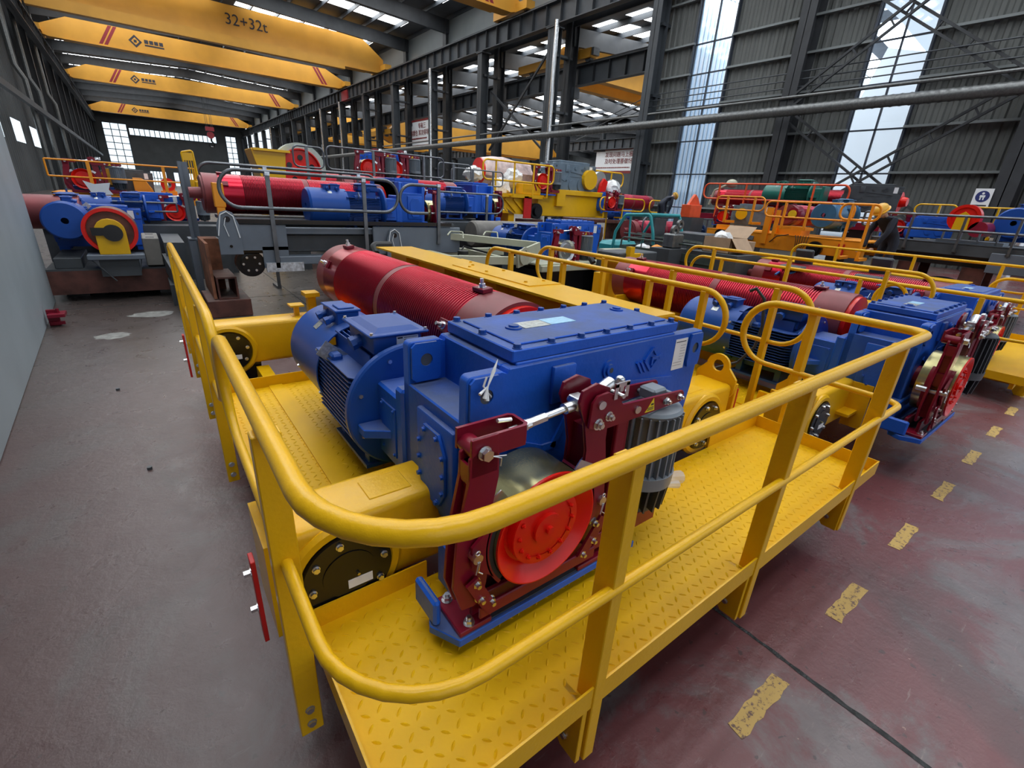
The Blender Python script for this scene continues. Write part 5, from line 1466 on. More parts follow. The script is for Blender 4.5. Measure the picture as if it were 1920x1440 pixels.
# next one behind, to the right
M5 = T(8.85, 10.3, 0.85, 90)
put(T1G, M5, 'blue gear reducer left of the yellow machine carrying the large grey gearbox')
put(T1M, M5, 'blue motor just right of the square ended dark rail in the middle distance')
put(T1D, M5, 'red drum seen between two dark red levers in the middle distance')
put(T1B, M5, 'dark red brake in front of the yellow machine frame')
steel_rail('dark steel guard rail round the second row blue motor', [(6.5, 10.3, 1.62), (4.9, 10.3, 1.62), (4.9, 10.3, 2.06), (7.4, 10.3, 2.06), (7.4, 10.3, 1.62)], [0, .2, .2, .2, .2], [(6.9, 10.3, 1.0, 2.05)], rr=0.02)
f5 = thing('trolley_frame', 'dark primed trolley frame under the second row blue motor', 'trolley', (6.8, 11, 0.6))
b = MB(); b.box(4.9, 8.3, 10.4, 10.5, 1.15, 1.35); b.box(4.9, 8.3, 12.4, 12.5, 1.15, 1.35); b.box(4.9, 8.3, 10.4, 12.5, 1.35, 1.39); fin(b, 'deck', PRIMD, f5)
b = MB(); b.box(5.2, 5.5, 10.5, 12.3, 0, 1.15); b.box(7.6, 7.9, 10.5, 12.3, 0, 1.15); fin(b, 'stand', PRIM, f5)
b = MB(); b.prism([(7.72, 9.9, 1.12), (7.98, 9.9, 1.12), (7.98, 9.9, 1.35), (7.92, 9.9, 1.45), (7.78, 9.9, 1.45), (7.72, 9.9, 1.35)], (0, 0.03, 0)); fin(b, 'lifting_lug', PRIM, f5)

# ---- high rear row: twin brakes, pulley ring, hopper
put(T1B, T(3.95, 11.9, 1.62), 'left of the two tall dark red brakes behind the dark rails')
put(T1B, T(4.75, 12.1, 1.66), 'right of the two tall dark red brakes behind the dark rails')
put(T1G, T(4.35, 12.4, 1.62, 0, 0.9), 'blue gear reducer behind the two tall dark red brakes')
fr = thing('trolley_frame', 'dark frame of the high machine in the rear row behind the dark rails', 'trolley', (5, 13, 0))
b = MB(); b.box(2.8, 9.0, 12.8, 15, 1.95, 2.1); b.box(3.0, 3.3, 13, 14.8, 0, 1.95); b.box(8.3, 8.6, 13, 14.8, 0, 1.95); b.box(5.5, 5.8, 13, 14.8, 0, 1.95); fin(b, 'deck', PRIMD, fr)
def thin_rail(label, y, x0, x1, z0, z1, zb, posts, m=STEEL, rr=0.02, rad=0.12):
    return steel_rail(label, [((x0 + x1) / 2, y, z0), (x0, y, z0), (x0, y, z1), (x1, y, z1), (x1, y, z0)], [0] + [rad] * 4, [(x, y, zb, z1) for x in posts], rr=rr, m=m, weld=False)
thin_rail('thin square cornered dark rail in front of the twin brakes', 12.5, 3.75, 6.9, 2.42, 2.92, 2.0, (4.9, 6.3))
thin_rail('small square dark rail section left of the twin brakes', 12.5, 3.0, 3.68, 2.42, 2.86, 2.0, (3.3,))
thin_rail('thin dark rail section right of the twin brakes', 13.0, 7.0, 8.1, 2.4, 2.85, 2.0, (7.5,))
thin_rail('low dark rail section in front of the white slogan board', 14.0, 8.0, 10.0, 2.35, 2.8, 2.0, (8.8, 9.6))
rg = thing('pulley_ring', 'large pale green ring with a red disc standing behind the dark rails', 'pulley', (4.0, 16, 1.2))
b = MB(); b.lathe((4.0, 15.9, 2.45), (0, 1, 0), [(0, 0.56), (0, 0.72), (0.35, 0.72), (0.35, 0.56)], 48, close=True); fin(b, 'ring', PULL, rg)
b = MB(); b.lathe((4.0, 15.85, 2.45), (0, 1, 0), [(0, 0.08), (0, 0.10), (0.08, 0.12), (0.08, 0.52), (0.0, 0.54), (0.0, 0.57), (0.3, 0.57), (0.3, 0.1)], 48); fin(b, 'red_disc', RED, rg)
b = MB()
for k in range(5):
    a = 2 * PI * k / 5 + .3; b.cyl((4.0 + .33 * math.cos(a), 15.9, 2.45 + .33 * math.sin(a)), (4.0 + .33 * math.cos(a), 15.91, 2.45 + .33 * math.sin(a)), 0.075, 16)
fin(b, 'hole', BLK, rg)
b = MB(); b.box(3.5, 4.5, 15.85, 16.3, 1.2, 1.75); fin(b, 'base', MAR, rg)
b = MB(); b.prism([(2.7, 15.8, 2.9), (3.6, 15.8, 2.9), (3.5, 15.8, 1.9), (2.95, 15.8, 1.9)], (0, 1.0, 0), 0.01); b.box(2.75, 3.7, 15.7, 16.9, 2.86, 2.92); b.box(2.9, 3.4, 16, 16.6, 0, 1.9)
o = b.build('hopper', YEL, None); tag(o, 'yellow sheet metal hopper left of the pale green ring', 'hopper')

# ---- left rear: orange trolley
fo = thing('trolley_frame', 'orange yellow trolley frame at the left rear with machines on it', 'trolley', (-0.2, 14.5, 1.0))
b = MB(); b.box(-1.45, 1.1, 14.2, 14.32, 1.42, 1.60); b.box(-1.45, 1.1, 15.8, 15.92, 1.42, 1.60); b.box(-1.45, 1.1, 14.2, 15.9, 1.58, 1.61); fin(b, 'deck', ORG, fo)
b = MB(); b.prism([(-0.05, 14.3, 1.6), (0.32, 14.3, 1.6), (0.28, 14.3, 1.75), (0.2, 14.3, 1.9), (0.12, 14.3, 1.97), (-0.05, 14.3, 1.97)], (0, 0.5, 0), 0.01); b.box(-0.7, -0.2, 14.35, 14.8, 1.6, 1.68); b.box(0.45, 0.75, 14.35, 14.8, 1.6, 1.72); fin(b, 'machine_seat', ORG, fo)
b = MB(); b.box(-1.2, -1.0, 14.3, 15.8, 0, 1.42); b.box(0.7, 0.9, 14.3, 15.8, 0, 1.42); fin(b, 'stand', PRIMD, fo)
thin_rail('orange yellow guard rail of the left rear trolley', 14.1, -1.42, 1.15, 1.92, 2.24, 1.45, (-0.75, 0.55), m=ORG, rr=0.017, rad=0.02)
put(T1B, T(-1.75, 13.3, 1.08, 0, 0.9), 'dark red brake with red wheel behind the orange yellow rail', mm={BRASS: RED})
put(T1G, T(-1.3, 13.75, 1.02, 0, 0.75), 'dark grey gear reducer behind the orange yellow rail', mm={BLU: GRYD, BLUM: GRYD})
b = MB(); b.cyl((-0.42, 14.45, 1.96), (-0.42, 14.6, 1.96), 0.17, 28); o = b.build('yellow_end_disc', YEL, None); tag(o, 'round yellow end disc on the dark grey gear reducer at the left rear', 'disc')
put(T1M, T(-0.4, 16.9, 1.25, 180, 0.62), 'dark blue motor end behind the orange yellow rail')
b = MB(); b.prism([(-0.9, 14.05, 1.86), (-0.72, 14.02, 1.80), (-0.45, 14.05, 1.84), (-0.5, 14.06, 1.7), (-0.44, 14.05, 1.6), (-0.7, 14.04, 1.58), (-0.8, 14.05, 1.62)], (0, 0.01, 0)); o = b.build('paper_sheet', WHT, None); tag(o, 'crumpled white sheet hung on the orange yellow rail', 'paper')
ob = thing('bearing_mount', 'orange bracket with a red ringed bearing on the left rear trolley', 'bearing', (0.6, 14.4, 1.6))
b = MB(); b.lathe((0.6, 14.4, 1.86), (0, 1, 0), [(0, .07), (0, .14), (.2, .14), (.2, .07)], 24, close=True); fin(b, 'red_ring', RED, ob)
b = MB(); b.box(0.48, 0.72, 14.42, 14.58, 1.70, 1.78); fin(b, 'base', ORG, ob)

put(T1M, T(1.75, 12.0, 0.62, 90, .8), 'blue motor half hidden behind the grey steel upright')
put(T1G, T(-0.9, 12.2, 0.58, 0, .75), 'blue gear reducer between the worn red drum and the grey steel upright')
put(T1B, T(-0.2, 12.2, 0.6, 0, .8), 'dark red brake just left of the grey steel upright')
b = MB(); b.box(-1.6, 1.6, 12.9, 14.0, 0.0, 1.05); b.box(-1.6, 1.7, 12.8, 12.9, 1.0, 1.15); b.box(-0.9, 1.4, 12.2, 12.8, 0, 1.1); o = b.build('trolley_frame', PRIMD, None); tag(o, 'dark low trolley frame filling the space behind the worn red drum', 'trolley')
b = MB(); b.box(0.15, 0.5, 9.6, 10.4, 0, 0.35); b.bar((0.35, 8.6, .25), (0.2, 10.6, 0.6), 0.12, 0.3); b.box(0.2, 0.5, 10.4, 12.2, 0.1, 0.95); o = b.build('steel_beam', PRIMD, None); tag(o, 'dark dirty beam on the floor left of the rusty stand', 'beam')
thin_rail('thin dark steel rail running behind the round blue hood end', 12.6, -1.6, 0.6, 1.35, 1.52, 1.1, (-0.6,), rr=0.018, rad=.03)
# ---- left middle: machine with its fan hood and drum end facing the camera
put(T1M, T(-0.08, 14.05, 0.32, 180), 'round blue fan hood end facing the camera at the left')
put(T1G, T(-2.05, 10.7, 0.1, 0, 0.92), 'blue gear reducer behind the red drum end at the left')
dr = thing('rope_drum', 'worn red drum end with yellow bearing facing the camera at the left', 'rope drum', (-0.5, 10.6, 0.7))
b = MB(); b.lathe((-0.48, 10.35, 1.14), (0, 1, 0), [(0.05, .12), (0.05, .30), (0, .31), (0, .36), (.7, .36), (.7, .1)], 48); fin(b, 'end_flange', RED, dr)
b = MB(); b.lathe((-0.48, 10.39, 1.14), (0, 1, 0), [(0, .362), (0.62, .362)], 48); fin(b, 'worn_shell', RUST, dr)
b = MB(); b.prism([(-0.68, 10.28, 0.78), (-0.28, 10.28, 0.78), (-0.28, 10.28, 1.1)] + [(-0.48 + .2 * math.cos(a_ * PI / 8), 10.28, 1.14 + .2 * math.sin(a_ * PI / 8)) for a_ in range(0, 9)], (0, 0.12, 0), 0.005); fin(b, 'bearing_housing', YEL, dr)
b = MB(); b.cyl((-0.45, 10.24, 1.12), (-0.45, 10.29, 1.12), 0.13, 28); b.box(-0.72, -0.46, 10.25, 10.29, 1.08, 1.2); fin(b, 'bearing_cap', BLK, dr)
b = MB(); b.box(-0.85, -0.1, 10.2, 10.6, 0.70, 0.78, 0.01); bt = thing('bearing_table', 'grey steel table with dark legs under the worn red drum end', 'table', (-0.48, 10.4, 0.42)); fin(b, 'table_top', PRIM, bt)
b = MB(); b.tube([(-0.8, 10.25, 0.7), (-0.55, 10.25, 0.35)], 0.012, 6); b.tube([(-0.16, 10.25, 0.7), (-0.2, 10.25, 0.5)], 0.012, 6); b.box(-0.72, -0.2, 10.3, 10.6, 0.42, 0.70); fin(b, 'leg_frame', PRIMD, bt)
fb = thing('trolley_frame', 'brown and grey trolley frame low at the left beside the grey panel', 'trolley', (-0.5, 11, 0))
b = MB(); b.box(-1.42, 0.42, 10.5, 10.54, 0.12, 0.50); fin(b, 'side_plate', RUST, fb)
b = MB(); b.box(-1.42, 0.42, 10.5, 12.2, 0.50, 0.53); b.box(-1.3, -0.95, 10.55, 11.8, 0.53, 0.70, 0.01); fin(b, 'deck', PRIMD, fb)
b = MB(); b.box(-0.1, 0.14, 10.45, 11.5, 0.56, 1.02, 0.012); sl = fin(b, 'slotted_box', mat('dusty_grey', (0.17, 0.16, 0.145), 0.7), fb)
b = MB(); b.box(-0.04, 0.08, 10.6, 10.68, 1.02, 1.022); b.box(-0.04, 0.08, 11.2, 11.28, 1.02, 1.022); sub(b, 'slot', BLK, sl)
b = MB(); b.box(-1.3, -1.0, 10.9, 11.6, 0, 0.12); b.box(0.0, 0.3, 10.9, 11.6, 0, 0.12); fin(b, 'foot', BLK, fb)
b = MB(); b.lathe((-1.75, 11.6, 1.35), (1, 0, 0), [(0, .1), (0, .28), (.9, .28), (.9, .1)], 36); o = b.build('rope_drum', DRUMP, None); tag(o, 'dull pink drum lying left of the round blue hood end', 'rope drum')
# grey upright with yellow gate
up = thing('steel_upright', 'grey blue steel upright leaning beside the dark rail end', 'post', (0.68, 10, 1.0))
b = MB(); b.box(0.60, 0.64, 9.95, 10.15, 1.05, 2.27); b.box(0.60, 0.74, 10.13, 10.15, 1.05, 2.27); b.box(0.55, 1.0, 9.9, 10.3, 1.03, 1.06); b.box(0.55, 0.65, 9.9, 10.2, 0, 1.04); fin(b, 'channel', PRIM, up)
yg = thing('yellow_gate', 'small yellow barred gate above the grey steel upright', 'gate', (0.75, 10.2, 1.8))
b = MB(); b.tube(fil([(0.72, 10.3, 2.05), (0.70, 10.3, 2.42), (0.86, 10.3, 2.46), (0.88, 10.3, 2.05)], .03), 0.016, 8, closed=False); b.box(0.71, 0.87, 10.29, 10.31, 2.3, 2.42)
for x in (0.745, 0.78, 0.815, 0.85): b.tube([(x, 10.3, 2.0), (x, 10.3, 2.4)], 0.009, 6)
b.box(0.74, 0.86, 10.22, 10.36, 1.78, 2.0); fin(b, 'bars', YEL, yg)
b = MB(); b.box(0.8, 0.93, 10.0, 10.14, 1.85, 1.98, 0.01); fin(b, 'yellow_box', YEL, yg)
b = MB(); b.box(0.93, 1.08, 9.0, 9.15, 1.62, 1.98, 0.01); b.box(0.95, 1.06, 9.0, 9.1, 1.4, 1.62); o = b.build('orange_box', ORG, None); tag(o, 'upright orange yellow box at the left end of the dark steel rail', 'box')

# ---- yellow machine with the large grey gearbox
yb_ = thing('trolley_frame', 'big yellow trolley frame carrying the large grey gearbox', 'trolley', (15, 17, 0.5))
b = MB(); b.box(14.0, 18.6, 16.9, 17.3, 1.35, 2.30, 0.03); b.box(11.2, 14.0, 16.5, 17.2, 2.05, 2.2); fin(b, 'main_beam', YEL, yb_)
b = MB(); b.prism([(11.4, 16.7, 2.05), (13.2, 16.7, 2.05), (13.2, 16.7, 1.4), (12.6, 16.7, 1.4)], (0, 0.3, 0)); fin(b, 'gusset', YEL, yb_)
for x in (11.9, 12.35, 12.8):
    b = MB(); b.bar((x - .3, 16.66, 2.0), (x + .3, 16.66, 1.5), 0.05, 0.08); fin(b, 'rib', YEL, yb_)
b = MB(); b.box(12.9, 13.9, 16.6, 17.1, 2.2, 2.62, 0.02); b.box(14.5, 18.0, 16.8, 17.3, 2.28, 2.5, 0.02); b.box(15.0, 15.5, 16.75, 16.9, 1.8, 2.5); fin(b, 'machine_seat', YEL, yb_)
b = MB(); b.box(12.95, 13.35, 16.5, 16.55, 1.25, 2.12); fin(b, 'rail_sweeper', REDD, yb_)
b = MB(); b.cyl((13.75, 16.6, 1.55), (13.75, 16.85, 1.55), 0.32, 32); b.cyl((13.75, 16.5, 1.55), (13.75, 16.6, 1.55), 0.2, 24); fin(b, 'wheel', BLK, yb_)
b = MB(); b.box(12, 18.5, 17, 17.4, 0, 0.9); b.box(13.2, 14.3, 16.8, 17.4, 0.9, 1.2); fin(b, 'stand', RUST, yb_)
put(T1G, T(13.35, 14.6, 0.95, 0, 1.85), 'large grey blue gearbox high on the yellow machine', mm={BLU: GRYB, BLUM: GRYB})
b = MB(); b.cyl((16.95, 16.7, 3.0), (16.95, 16.92, 3.0), 0.42, 36); o = b.build('yellow_end_disc', YEL, None); tag(o, 'round yellow disc on the end of the large grey blue gearbox', 'disc')
put(T1B, T(12.6, 15.2, 1.5, 0, 1.4), 'dark red brake left of the large grey blue gearbox')
wd_ = thing('wrapped_machinery', 'machinery wrapped in clear plastic behind the thin yellow rail', 'wrapped machine', (12, 17.5, 2.1))
random.seed(8)
b = MB(); b.lathe((11.6, 18, 3.0), (1, 0, 0), [(0, .2), (0, .5), (.5, .62), (1.2, .6), (1.9, .55), (2.6, .45), (2.7, .2)], 20)
for v in b.bm.verts: v.co += Vector((random.uniform(-.05, .05), random.uniform(-.05, .05), random.uniform(-.05, .05)))
fin(b, 'plastic_cover', mat('pinkish_plastic', (0.55, 0.42, 0.40), 0.3, var=0.35, nscale=4, bump=1.0, bscale=8), wd_)
b = MB(); b.sph((11.1, 17.6, 2.85), .35, 14, 10, (1.3, 1, .8)); b.sph((12.9, 17.4, 2.8), .4, 14, 10, (1.2, 1, 1)); b.sph((12.2, 17.2, 2.4), .4, 14, 10, (1.2, .6, 1))
for v in b.bm.verts: v.co += Vector((random.uniform(-.06, .06), random.uniform(-.06, .06), random.uniform(-.06, .06)))
fin(b, 'crumpled_film', FILM, wd_)
b = MB(); b.cyl((11.5, 17.9, 3.0), (11.56, 17.9, 3.0), 0.5, 24); fin(b, 'drum', RED, wd_)
thin_rail('thin yellow guard rail in front of the plastic wrapped machinery', 16.3, 10.7, 14.3, 2.65, 3.35, 2.1, (11.3, 12.2, 13.2, 14.0), m=YEL, rr=0.035, rad=0.2)
thin_rail('thin yellow rail with round end right of the large grey gearbox', 17.6, 17.5, 20.2, 2.85, 3.5, 0.0, (19.3,), m=YEL, rr=0.035, rad=0.25)
thin_rail('low yellow rail right of the big yellow frame', 16.0, 17.0, 20.2, 1.75, 2.3, 1.4, (17.3, 18.6), m=YEL, rr=0.032, rad=0.25)
thin_rail('short yellow rail loop in front of the bending worker', 15.6, 20.1, 21.2, 1.75, 2.3, 0.0, (20.95,), m=YEL, rr=0.03, rad=0.22)
rw = thing('wrapped_brake', 'red brake and film wrapped motor right of the large grey gearbox', 'brake', (18.4, 17, 2.2))
b = MB(); b.cyl((18.1, 17.2, 3.05), (18.1, 17.4, 3.05), 0.4, 28); fin(b, 'steel_disc', PLATE, rw)
b = MB(); b.prism([(17.9, 17, 2.4), (18.3, 17, 2.4), (18.45, 17, 3.0), (18.2, 17, 3.15), (18.0, 17, 2.9)], (0, .15, 0), .01); fin(b, 'lever', RED, rw)
b = MB(); b.sph((18.9, 17.1, 2.75), .4, 12, 8, (1.3, .8, .9))
for v in b.bm.verts: v.co += Vector((random.uniform(-.08, .08), random.uniform(-.08, .08), random.uniform(-.08, .08)))
fin(b, 'crumpled_film', FILM, rw)
put(T1B, T(16.6, 14.8, 1.1, 0, 1.1), 'small dark red brake behind the low yellow rail right of the big yellow frame')
put(T1G, T(16.9, 15.2, 0.9, 0, 1.1), 'blue gear reducer behind the low yellow rail right of the big yellow frame')
put(T1D, T(23.6, 14.9, 0.9, 90, 1.1), 'pinkish red drum between the low yellow rail and the worker', mm={DRUM: PURP})

# ---- rolled tube, cream frame and its blue machine
rt = thing('rolled_tube', 'long grey brown wrapped tube lying behind the cream frame', 'tube', (7.4, 10, 0.6))
b = MB(); b.lathe((6.2, 9.9, 1.17), (1, 0, 0), [(0, .2), (0, .27), (.05, .30), (.8, .30), (.82, .31), (.84, .30), (2.8, .30), (2.8, .2)], 40); fin(b, 'wrapping', ROLL, rt)
b = MB(); b.box(6.5, 6.7, 9.6, 10.2, 0, 0.9); b.box(8.4, 8.6, 9.6, 10.2, 0, 0.9); fin(b, 'cradle', PRIMD, rt)
cf = thing('trolley_frame', 'cream painted steel frame behind the yellow side rail', 'trolley', (5.5, 7.5, 0.3))
b = MB(); b.box(5.9, 8.0, 6.85, 7.0, 0.72, 0.84, 0.01); b.box(5.9, 8.0, 8.0, 8.15, 0.72, 0.84, 0.01); b.box(5.9, 8.0, 6.9, 8.1, 0.83, 0.86); fin(b, 'machine_deck', CREAM, cf)
b = MB(); b.bar((4.3, 8.6, 1.28), (6.1, 7.3, 1.18), 0.16, 0.12); b.bar((3.9, 7.4, 0.95), (5.8, 7.2, 0.9), 0.12, 0.14); b.bar((4.0, 8.4, 0.95), (6.0, 8.3, 0.95), 0.12, 0.14); b.bar((4.2, 7.4, 0.95), (4.2, 8.6, 0.95), 0.1, 0.12); b.bar((5.2, 7.3, 0.93), (5.2, 8.5, 0.93), 0.1, 0.12); b.bar((5.4, 7.0, 0.95), (6.1, 7.2, 1.1), 0.05, 0.3)
fin(b, 'frame_member', CREAM, cf)
b = MB()
for x in (4.5, 5.3): b.tube(fil([(x, 8.0, 1.3), (x + .12, 8.1, 1.36), (x + .3, 7.95, 1.36), (x + .25, 7.85, 1.25)], .03), 0.014, 6)
fin(b, 'grab_handle', CREAM, cf)
b = MB(); n = 20
b.strip([(5.55 + .11 * math.cos(2 * PI * i / n), 6.95, 1.02 + .16 * math.sin(2 * PI * i / n)) for i in range(n)], [(5.55 + .045 * math.cos(2 * PI * i / n), 6.95, 1.07 + .06 * math.sin(2 * PI * i / n)) for i in range(n)], (0, .03, 0)); fin(b, 'lifting_lug', CREAM, cf)
b = MB(); b.box(6.0, 7.9, 6.95, 8.1, 0, 0.72); fin(b, 'stand', BLK, cf)
b = MB(); b.tube([(4.5, 7.6, 1.0), (4.8, 7.9, 1.1), (5.1, 7.5, 1.02), (5.4, 7.9, 1.05)], 0.02, 6); b.cyl((4.6, 7.6, 1.0), (4.6, 7.6, 1.06), 0.1, 14); fin(b, 'cable_coil', RUB, cf)
M6 = T(5.85, 6.2, 0.18, 0, 0.98)
put(T1G, M6, 'blue gear reducer on the cream frame behind the side rail', skip=())
put(T1M, M6, 'blue motor on the cream frame, left of its gear reducer')
put(T1B, M6, 'dark red brake with silver wheel on the cream frame', mm={RED: ZINC}, skip=('bolt',))

# ---- cargo tricycle
ct = thing('cargo_tricycle', 'dark green cargo tricycle with teal cab frame parked in the middle right', 'tricycle', (9.6, 6.6, 0.3))
b = MB(); b.box(9.05, 9.09, 5.3, 7.7, 0.72, 1.12); b.box(10.25, 10.29, 5.3, 7.7, 0.72, 1.12); b.box(9.05, 10.29, 5.28, 5.32, 0.72, 1.12); b.box(9.05, 10.29, 7.68, 7.72, 0.72, 1.12); b.box(9.05, 10.29, 5.3, 7.7, 0.66, 0.72)
for z in (0.80, 0.95): b.box(9.03, 9.05, 5.3, 7.7, z, z + 0.02)
fin(b, 'cargo_bed', CART, ct)
b = MB()
for x in (9.07, 10.27):
    b.tube(fil([(x, 7.7, 1.1), (x, 7.7, 1.3), (x, 5.3, 1.3), (x, 5.3, 1.1)], .1), 0.02, 8)
    for y in (5.9, 6.5, 7.1): b.tube([(x, y, 1.1), (x, y, 1.3)], 0.014, 6)
b.tube([(9.07, 7.6, 1.3), (10.27, 7.6, 1.3)], .018, 6); b.tube([(9.07, 5.4, 1.3), (10.27, 5.4, 1.3)], .018, 6)
for x in (9.35, 9.6, 9.85, 10.05): b.tube([(x, 5.2, 1.31), (x, 7.9, 1.38)], 0.009, 5)
fin(b, 'side_rack', CART, ct)
b = MB()
for x in (9.1, 10.2): b.tube(fil([(x, 8.0, 0.9), (x, 7.95, 1.4), (x, 7.7, 1.80), (x, 7.0, 1.84), (x, 6.85, 1.45), (x, 6.8, 1.2)], .1), 0.035, 8)
b.tube([(9.1, 7.7, 1.80), (10.2, 7.7, 1.80)], .035, 8); b.tube([(9.1, 7.0, 1.84), (10.2, 7.0, 1.84)], .035, 8); b.tube([(9.1, 7.55, 1.8), (9.1, 7.5, 1.2)], .025, 8)
b.box(9.2, 10.1, 8.0, 8.6, 0.6, 1.15, 0.08); fin(b, 'cab_frame', TEAL, ct)
b = MB(); b.box(9.7, 10.15, 7.3, 7.36, 1.15, 1.75); b.box(9.9, 10.6, 6.0, 7.0, 1.32, 1.5, 0.02); fin(b, 'seat_back', GRYD, ct)
b = MB()
for x, y in ((9.0, 5.8), (10.25, 5.8), (9.0, 7.4), (9.6, 8.7)): b.lathe((x, y, 0.3), (1, 0, 0), [(0, .12), (0.02, .28), (.06, .3), (.1, .28), (.12, .12)], 24)
fin(b, 'wheel', RUB, ct)
b = MB(); b.box(9.4, 9.9, 5.5, 8.6, 0.5, 0.66); fin(b, 'chassis', PRIMD, ct)
random.seed(12)
for i, (x, m_) in enumerate(((7.3, WHT), (6.9, ORG), (6.5, ORG), (6.1, FILM))):
    b = MB(); b.sph((9.4, x, 1.08), 0.17, 10, 7, (1, 1.1, .6))
    for v in b.bm.verts: v.co += Vector((random.uniform(-.02, .02),) * 3)
    b.box(9.28, 9.52, x - .1, x + .1, 0.73, 1.0)
    o = b.build('rag_bundle', m_, None); tag(o, ['crumpled white bag in the left end of the tricycle bed', 'left orange bundle in the tricycle bed', 'right orange bundle in the tricycle bed', 'clear plastic bag in the right part of the tricycle bed'][i], 'bundle')
bar_ = thing('barrel', 'brown round barrel standing left of the teal cab', 'barrel', (9.6, 9.0, 0.9))
b = MB(); b.lathe((9.55, 9.0, 0.98), (0, 0, 1), [(0, .12), (.05, .19), (.25, .215), (.45, .19), (.5, .12)], 24); fin(b, 'body', RUST, bar_); bar_.location = (9.55, 9.0, 0.9)
stl = thing('small_stand', 'small cream stand with a round cut out in front of the tricycle', 'stool', (8.8, 7.3, 0.6))
b = MB(); b.box(8.3, 9.3, 7.2, 7.7, 1.0, 1.04)
for x in (8.32, 9.24): b.box(x, x + .05, 7.2, 7.25, 0.5, 1.0); b.box(x, x + .05, 7.65, 7.7, 0.5, 1.0)
b.box(8.32, 9.28, 7.2, 7.22, 0.93, 1.0); b.box(8.5, 8.55, 7.2, 7.24, 0.5, 1.0); b.lathe((8.72, 7.2, 0.84), (0, 1, 0), [(0, .06), (0, .1), (.03, .1), (.03, .06)], 16, close=True); b.box(9.0, 9.05, 7.2, 7.24, 0.5, 1.0)
fin(b, 'frame', CREAM, stl)
b = MB(); b.box(8.3, 9.3, 7.2, 7.7, 0.0, 0.5); fin(b, 'base', PRIMD, stl)
b = MB(); b.box(7.3, 8.5, 6.2, 6.8, 0.0, 1.13, 0.02); o = b.build('control_cabinet', PRIMD, None); tag(o, 'dark grey cabinet just left of the second red drum', 'cabinet')
b = MB(); b.box(7.5, 7.62, 6.1, 6.22, 0.9, 1.25); b.box(7.62, 7.9, 6.1, 6.22, 1.0, 1.12); o = b.build('yellow_bracket', YEL, None); tag(o, 'yellow bracket at the left end of the second red drum', 'bracket')

# ---- pinkish drum machine with grey rails behind the tricycle
put(T1D, T(16.9, 8.3, 0.12, 90, 1.0), 'long pinkish drum behind the tricycle', mm={DRUM: PURP})
put(T1M, T(17.6, 8.9, 0.3, 90, .95), 'dark blue motor at the right end of the pinkish drum', mm={BLUM: mat('dark_blue_paint', (0.01, 0.03, 0.10), 0.4), BLU: mat('dark_blue_paint', (0.01, 0.03, 0.10), 0.4)})
thin_rail('grey steel rail in front of the pinkish drum', 9.3, 11.8, 16.6, 1.22, 1.72, 0.9, (12.4, 13.8, 15.2), m=STEEL, rr=0.028, rad=.2)
fp = thing('trolley_frame', 'dark frame below the pinkish drum', 'trolley', (14, 10, 0))
b = MB(); b.box(11.8, 16.8, 9.4, 10.8, 0.85, 0.95); b.box(12.2, 12.6, 9.5, 10.6, 0, 0.85); b.box(15.8, 16.2, 9.5, 10.6, 0, 0.85); fin(b, 'deck', PRIMD, fp)

# ---- orange yellow trolley at the right
ot = thing('trolley_frame', 'orange yellow trolley frame with hanging cables in front of the right wall', 'trolley', (12.3, 5.5, 0.8))
b = MB(); b.box(12.0, 12.15, 3.6, 7.4, 1.38, 1.74, 0.01); b.box(13.8, 13.95, 3.6, 7.4, 1.38, 1.74, 0.01); b.box(12.0, 13.9, 3.6, 7.4, 1.72, 1.75); fin(b, 'side_beam', ORG, ot)
b = MB(); b.box(11.96, 12.05, 5.72, 5.86, 1.5, 2.35); b.box(11.96, 12.05, 5.55, 5.62, 1.6, 2.3); b.box(12.1, 12.6, 5.0, 5.6, 1.74, 1.95); b.box(12.1, 12.5, 6.4, 7.2, 1.74, 1.86); fin(b, 'upright', ORG, ot)
b = MB(); b.box(12.3, 13.6, 4.0, 4.4, 0, 1.38); b.box(12.3, 13.6, 6.6, 7.0, 0, 1.38); fin(b, 'stand', PRIMD, ot)
b = MB(); b.cyl((11.98, 4.55, 1.5), (11.9, 4.55, 1.5), .17, 28); b.cyl((11.9, 4.55, 1.5), (11.86, 4.55, 1.5), .12, 24); b.cyl((11.98, 6.95, 1.62), (11.88, 6.95, 1.62), .13, 24); fin(b, 'wheel', BLK, ot)
b = MB(); b.box(11.93, 11.96, 3.95, 4.08, 1.36, 1.66); fin(b, 'rail_sweeper', REDD, ot)
b = MB()
for i in range(6): b.tube([(11.97, 5.05 - i * .06, 1.76), (11.92, 5.0 - i * .05, 1.68 - i * .02), (11.93, 4.98 - i * .03, 1.45)], 0.008, 5)
b.tube([(11.96, 5.2, 1.76), (11.9, 5.45, 1.70), (11.92, 5.6, 1.55)], .012, 5); fin(b, 'hanging_cables', RUB, ot)
b = MB(); b.bar((11.98, 6.9, 1.68), (11.98, 6.05, 1.6), 0.05, 0.1); fin(b, 'grey_bar', PRIM, ot)
ot.location += Vector((0.45, 0.2, -0.2))
def yrail(label, x, y0, y1, z0, z1, zb, posts, m=ORG, rr=0.02, rad=.12):
    return steel_rail(label, [(x, (y0 + y1) / 2, z0), (x, y0, z0), (x, y0, z1), (x, y1, z1), (x, y1, z0)], [0] + [rad] * 4, [(x, y, zb, z1) for y in posts], rr=rr, m=m, weld=False, tab='x')
yrail('orange yellow guard rail over the grey gearbox at the right', 12.0, 5.95, 7.2, 2.05, 2.36, 1.74, (6.2, 6.9))
yrail('long orange yellow guard rail over the blue hood at the right', 11.9, 4.0, 5.85, 1.95, 2.28, 1.7, (4.9, 5.4))
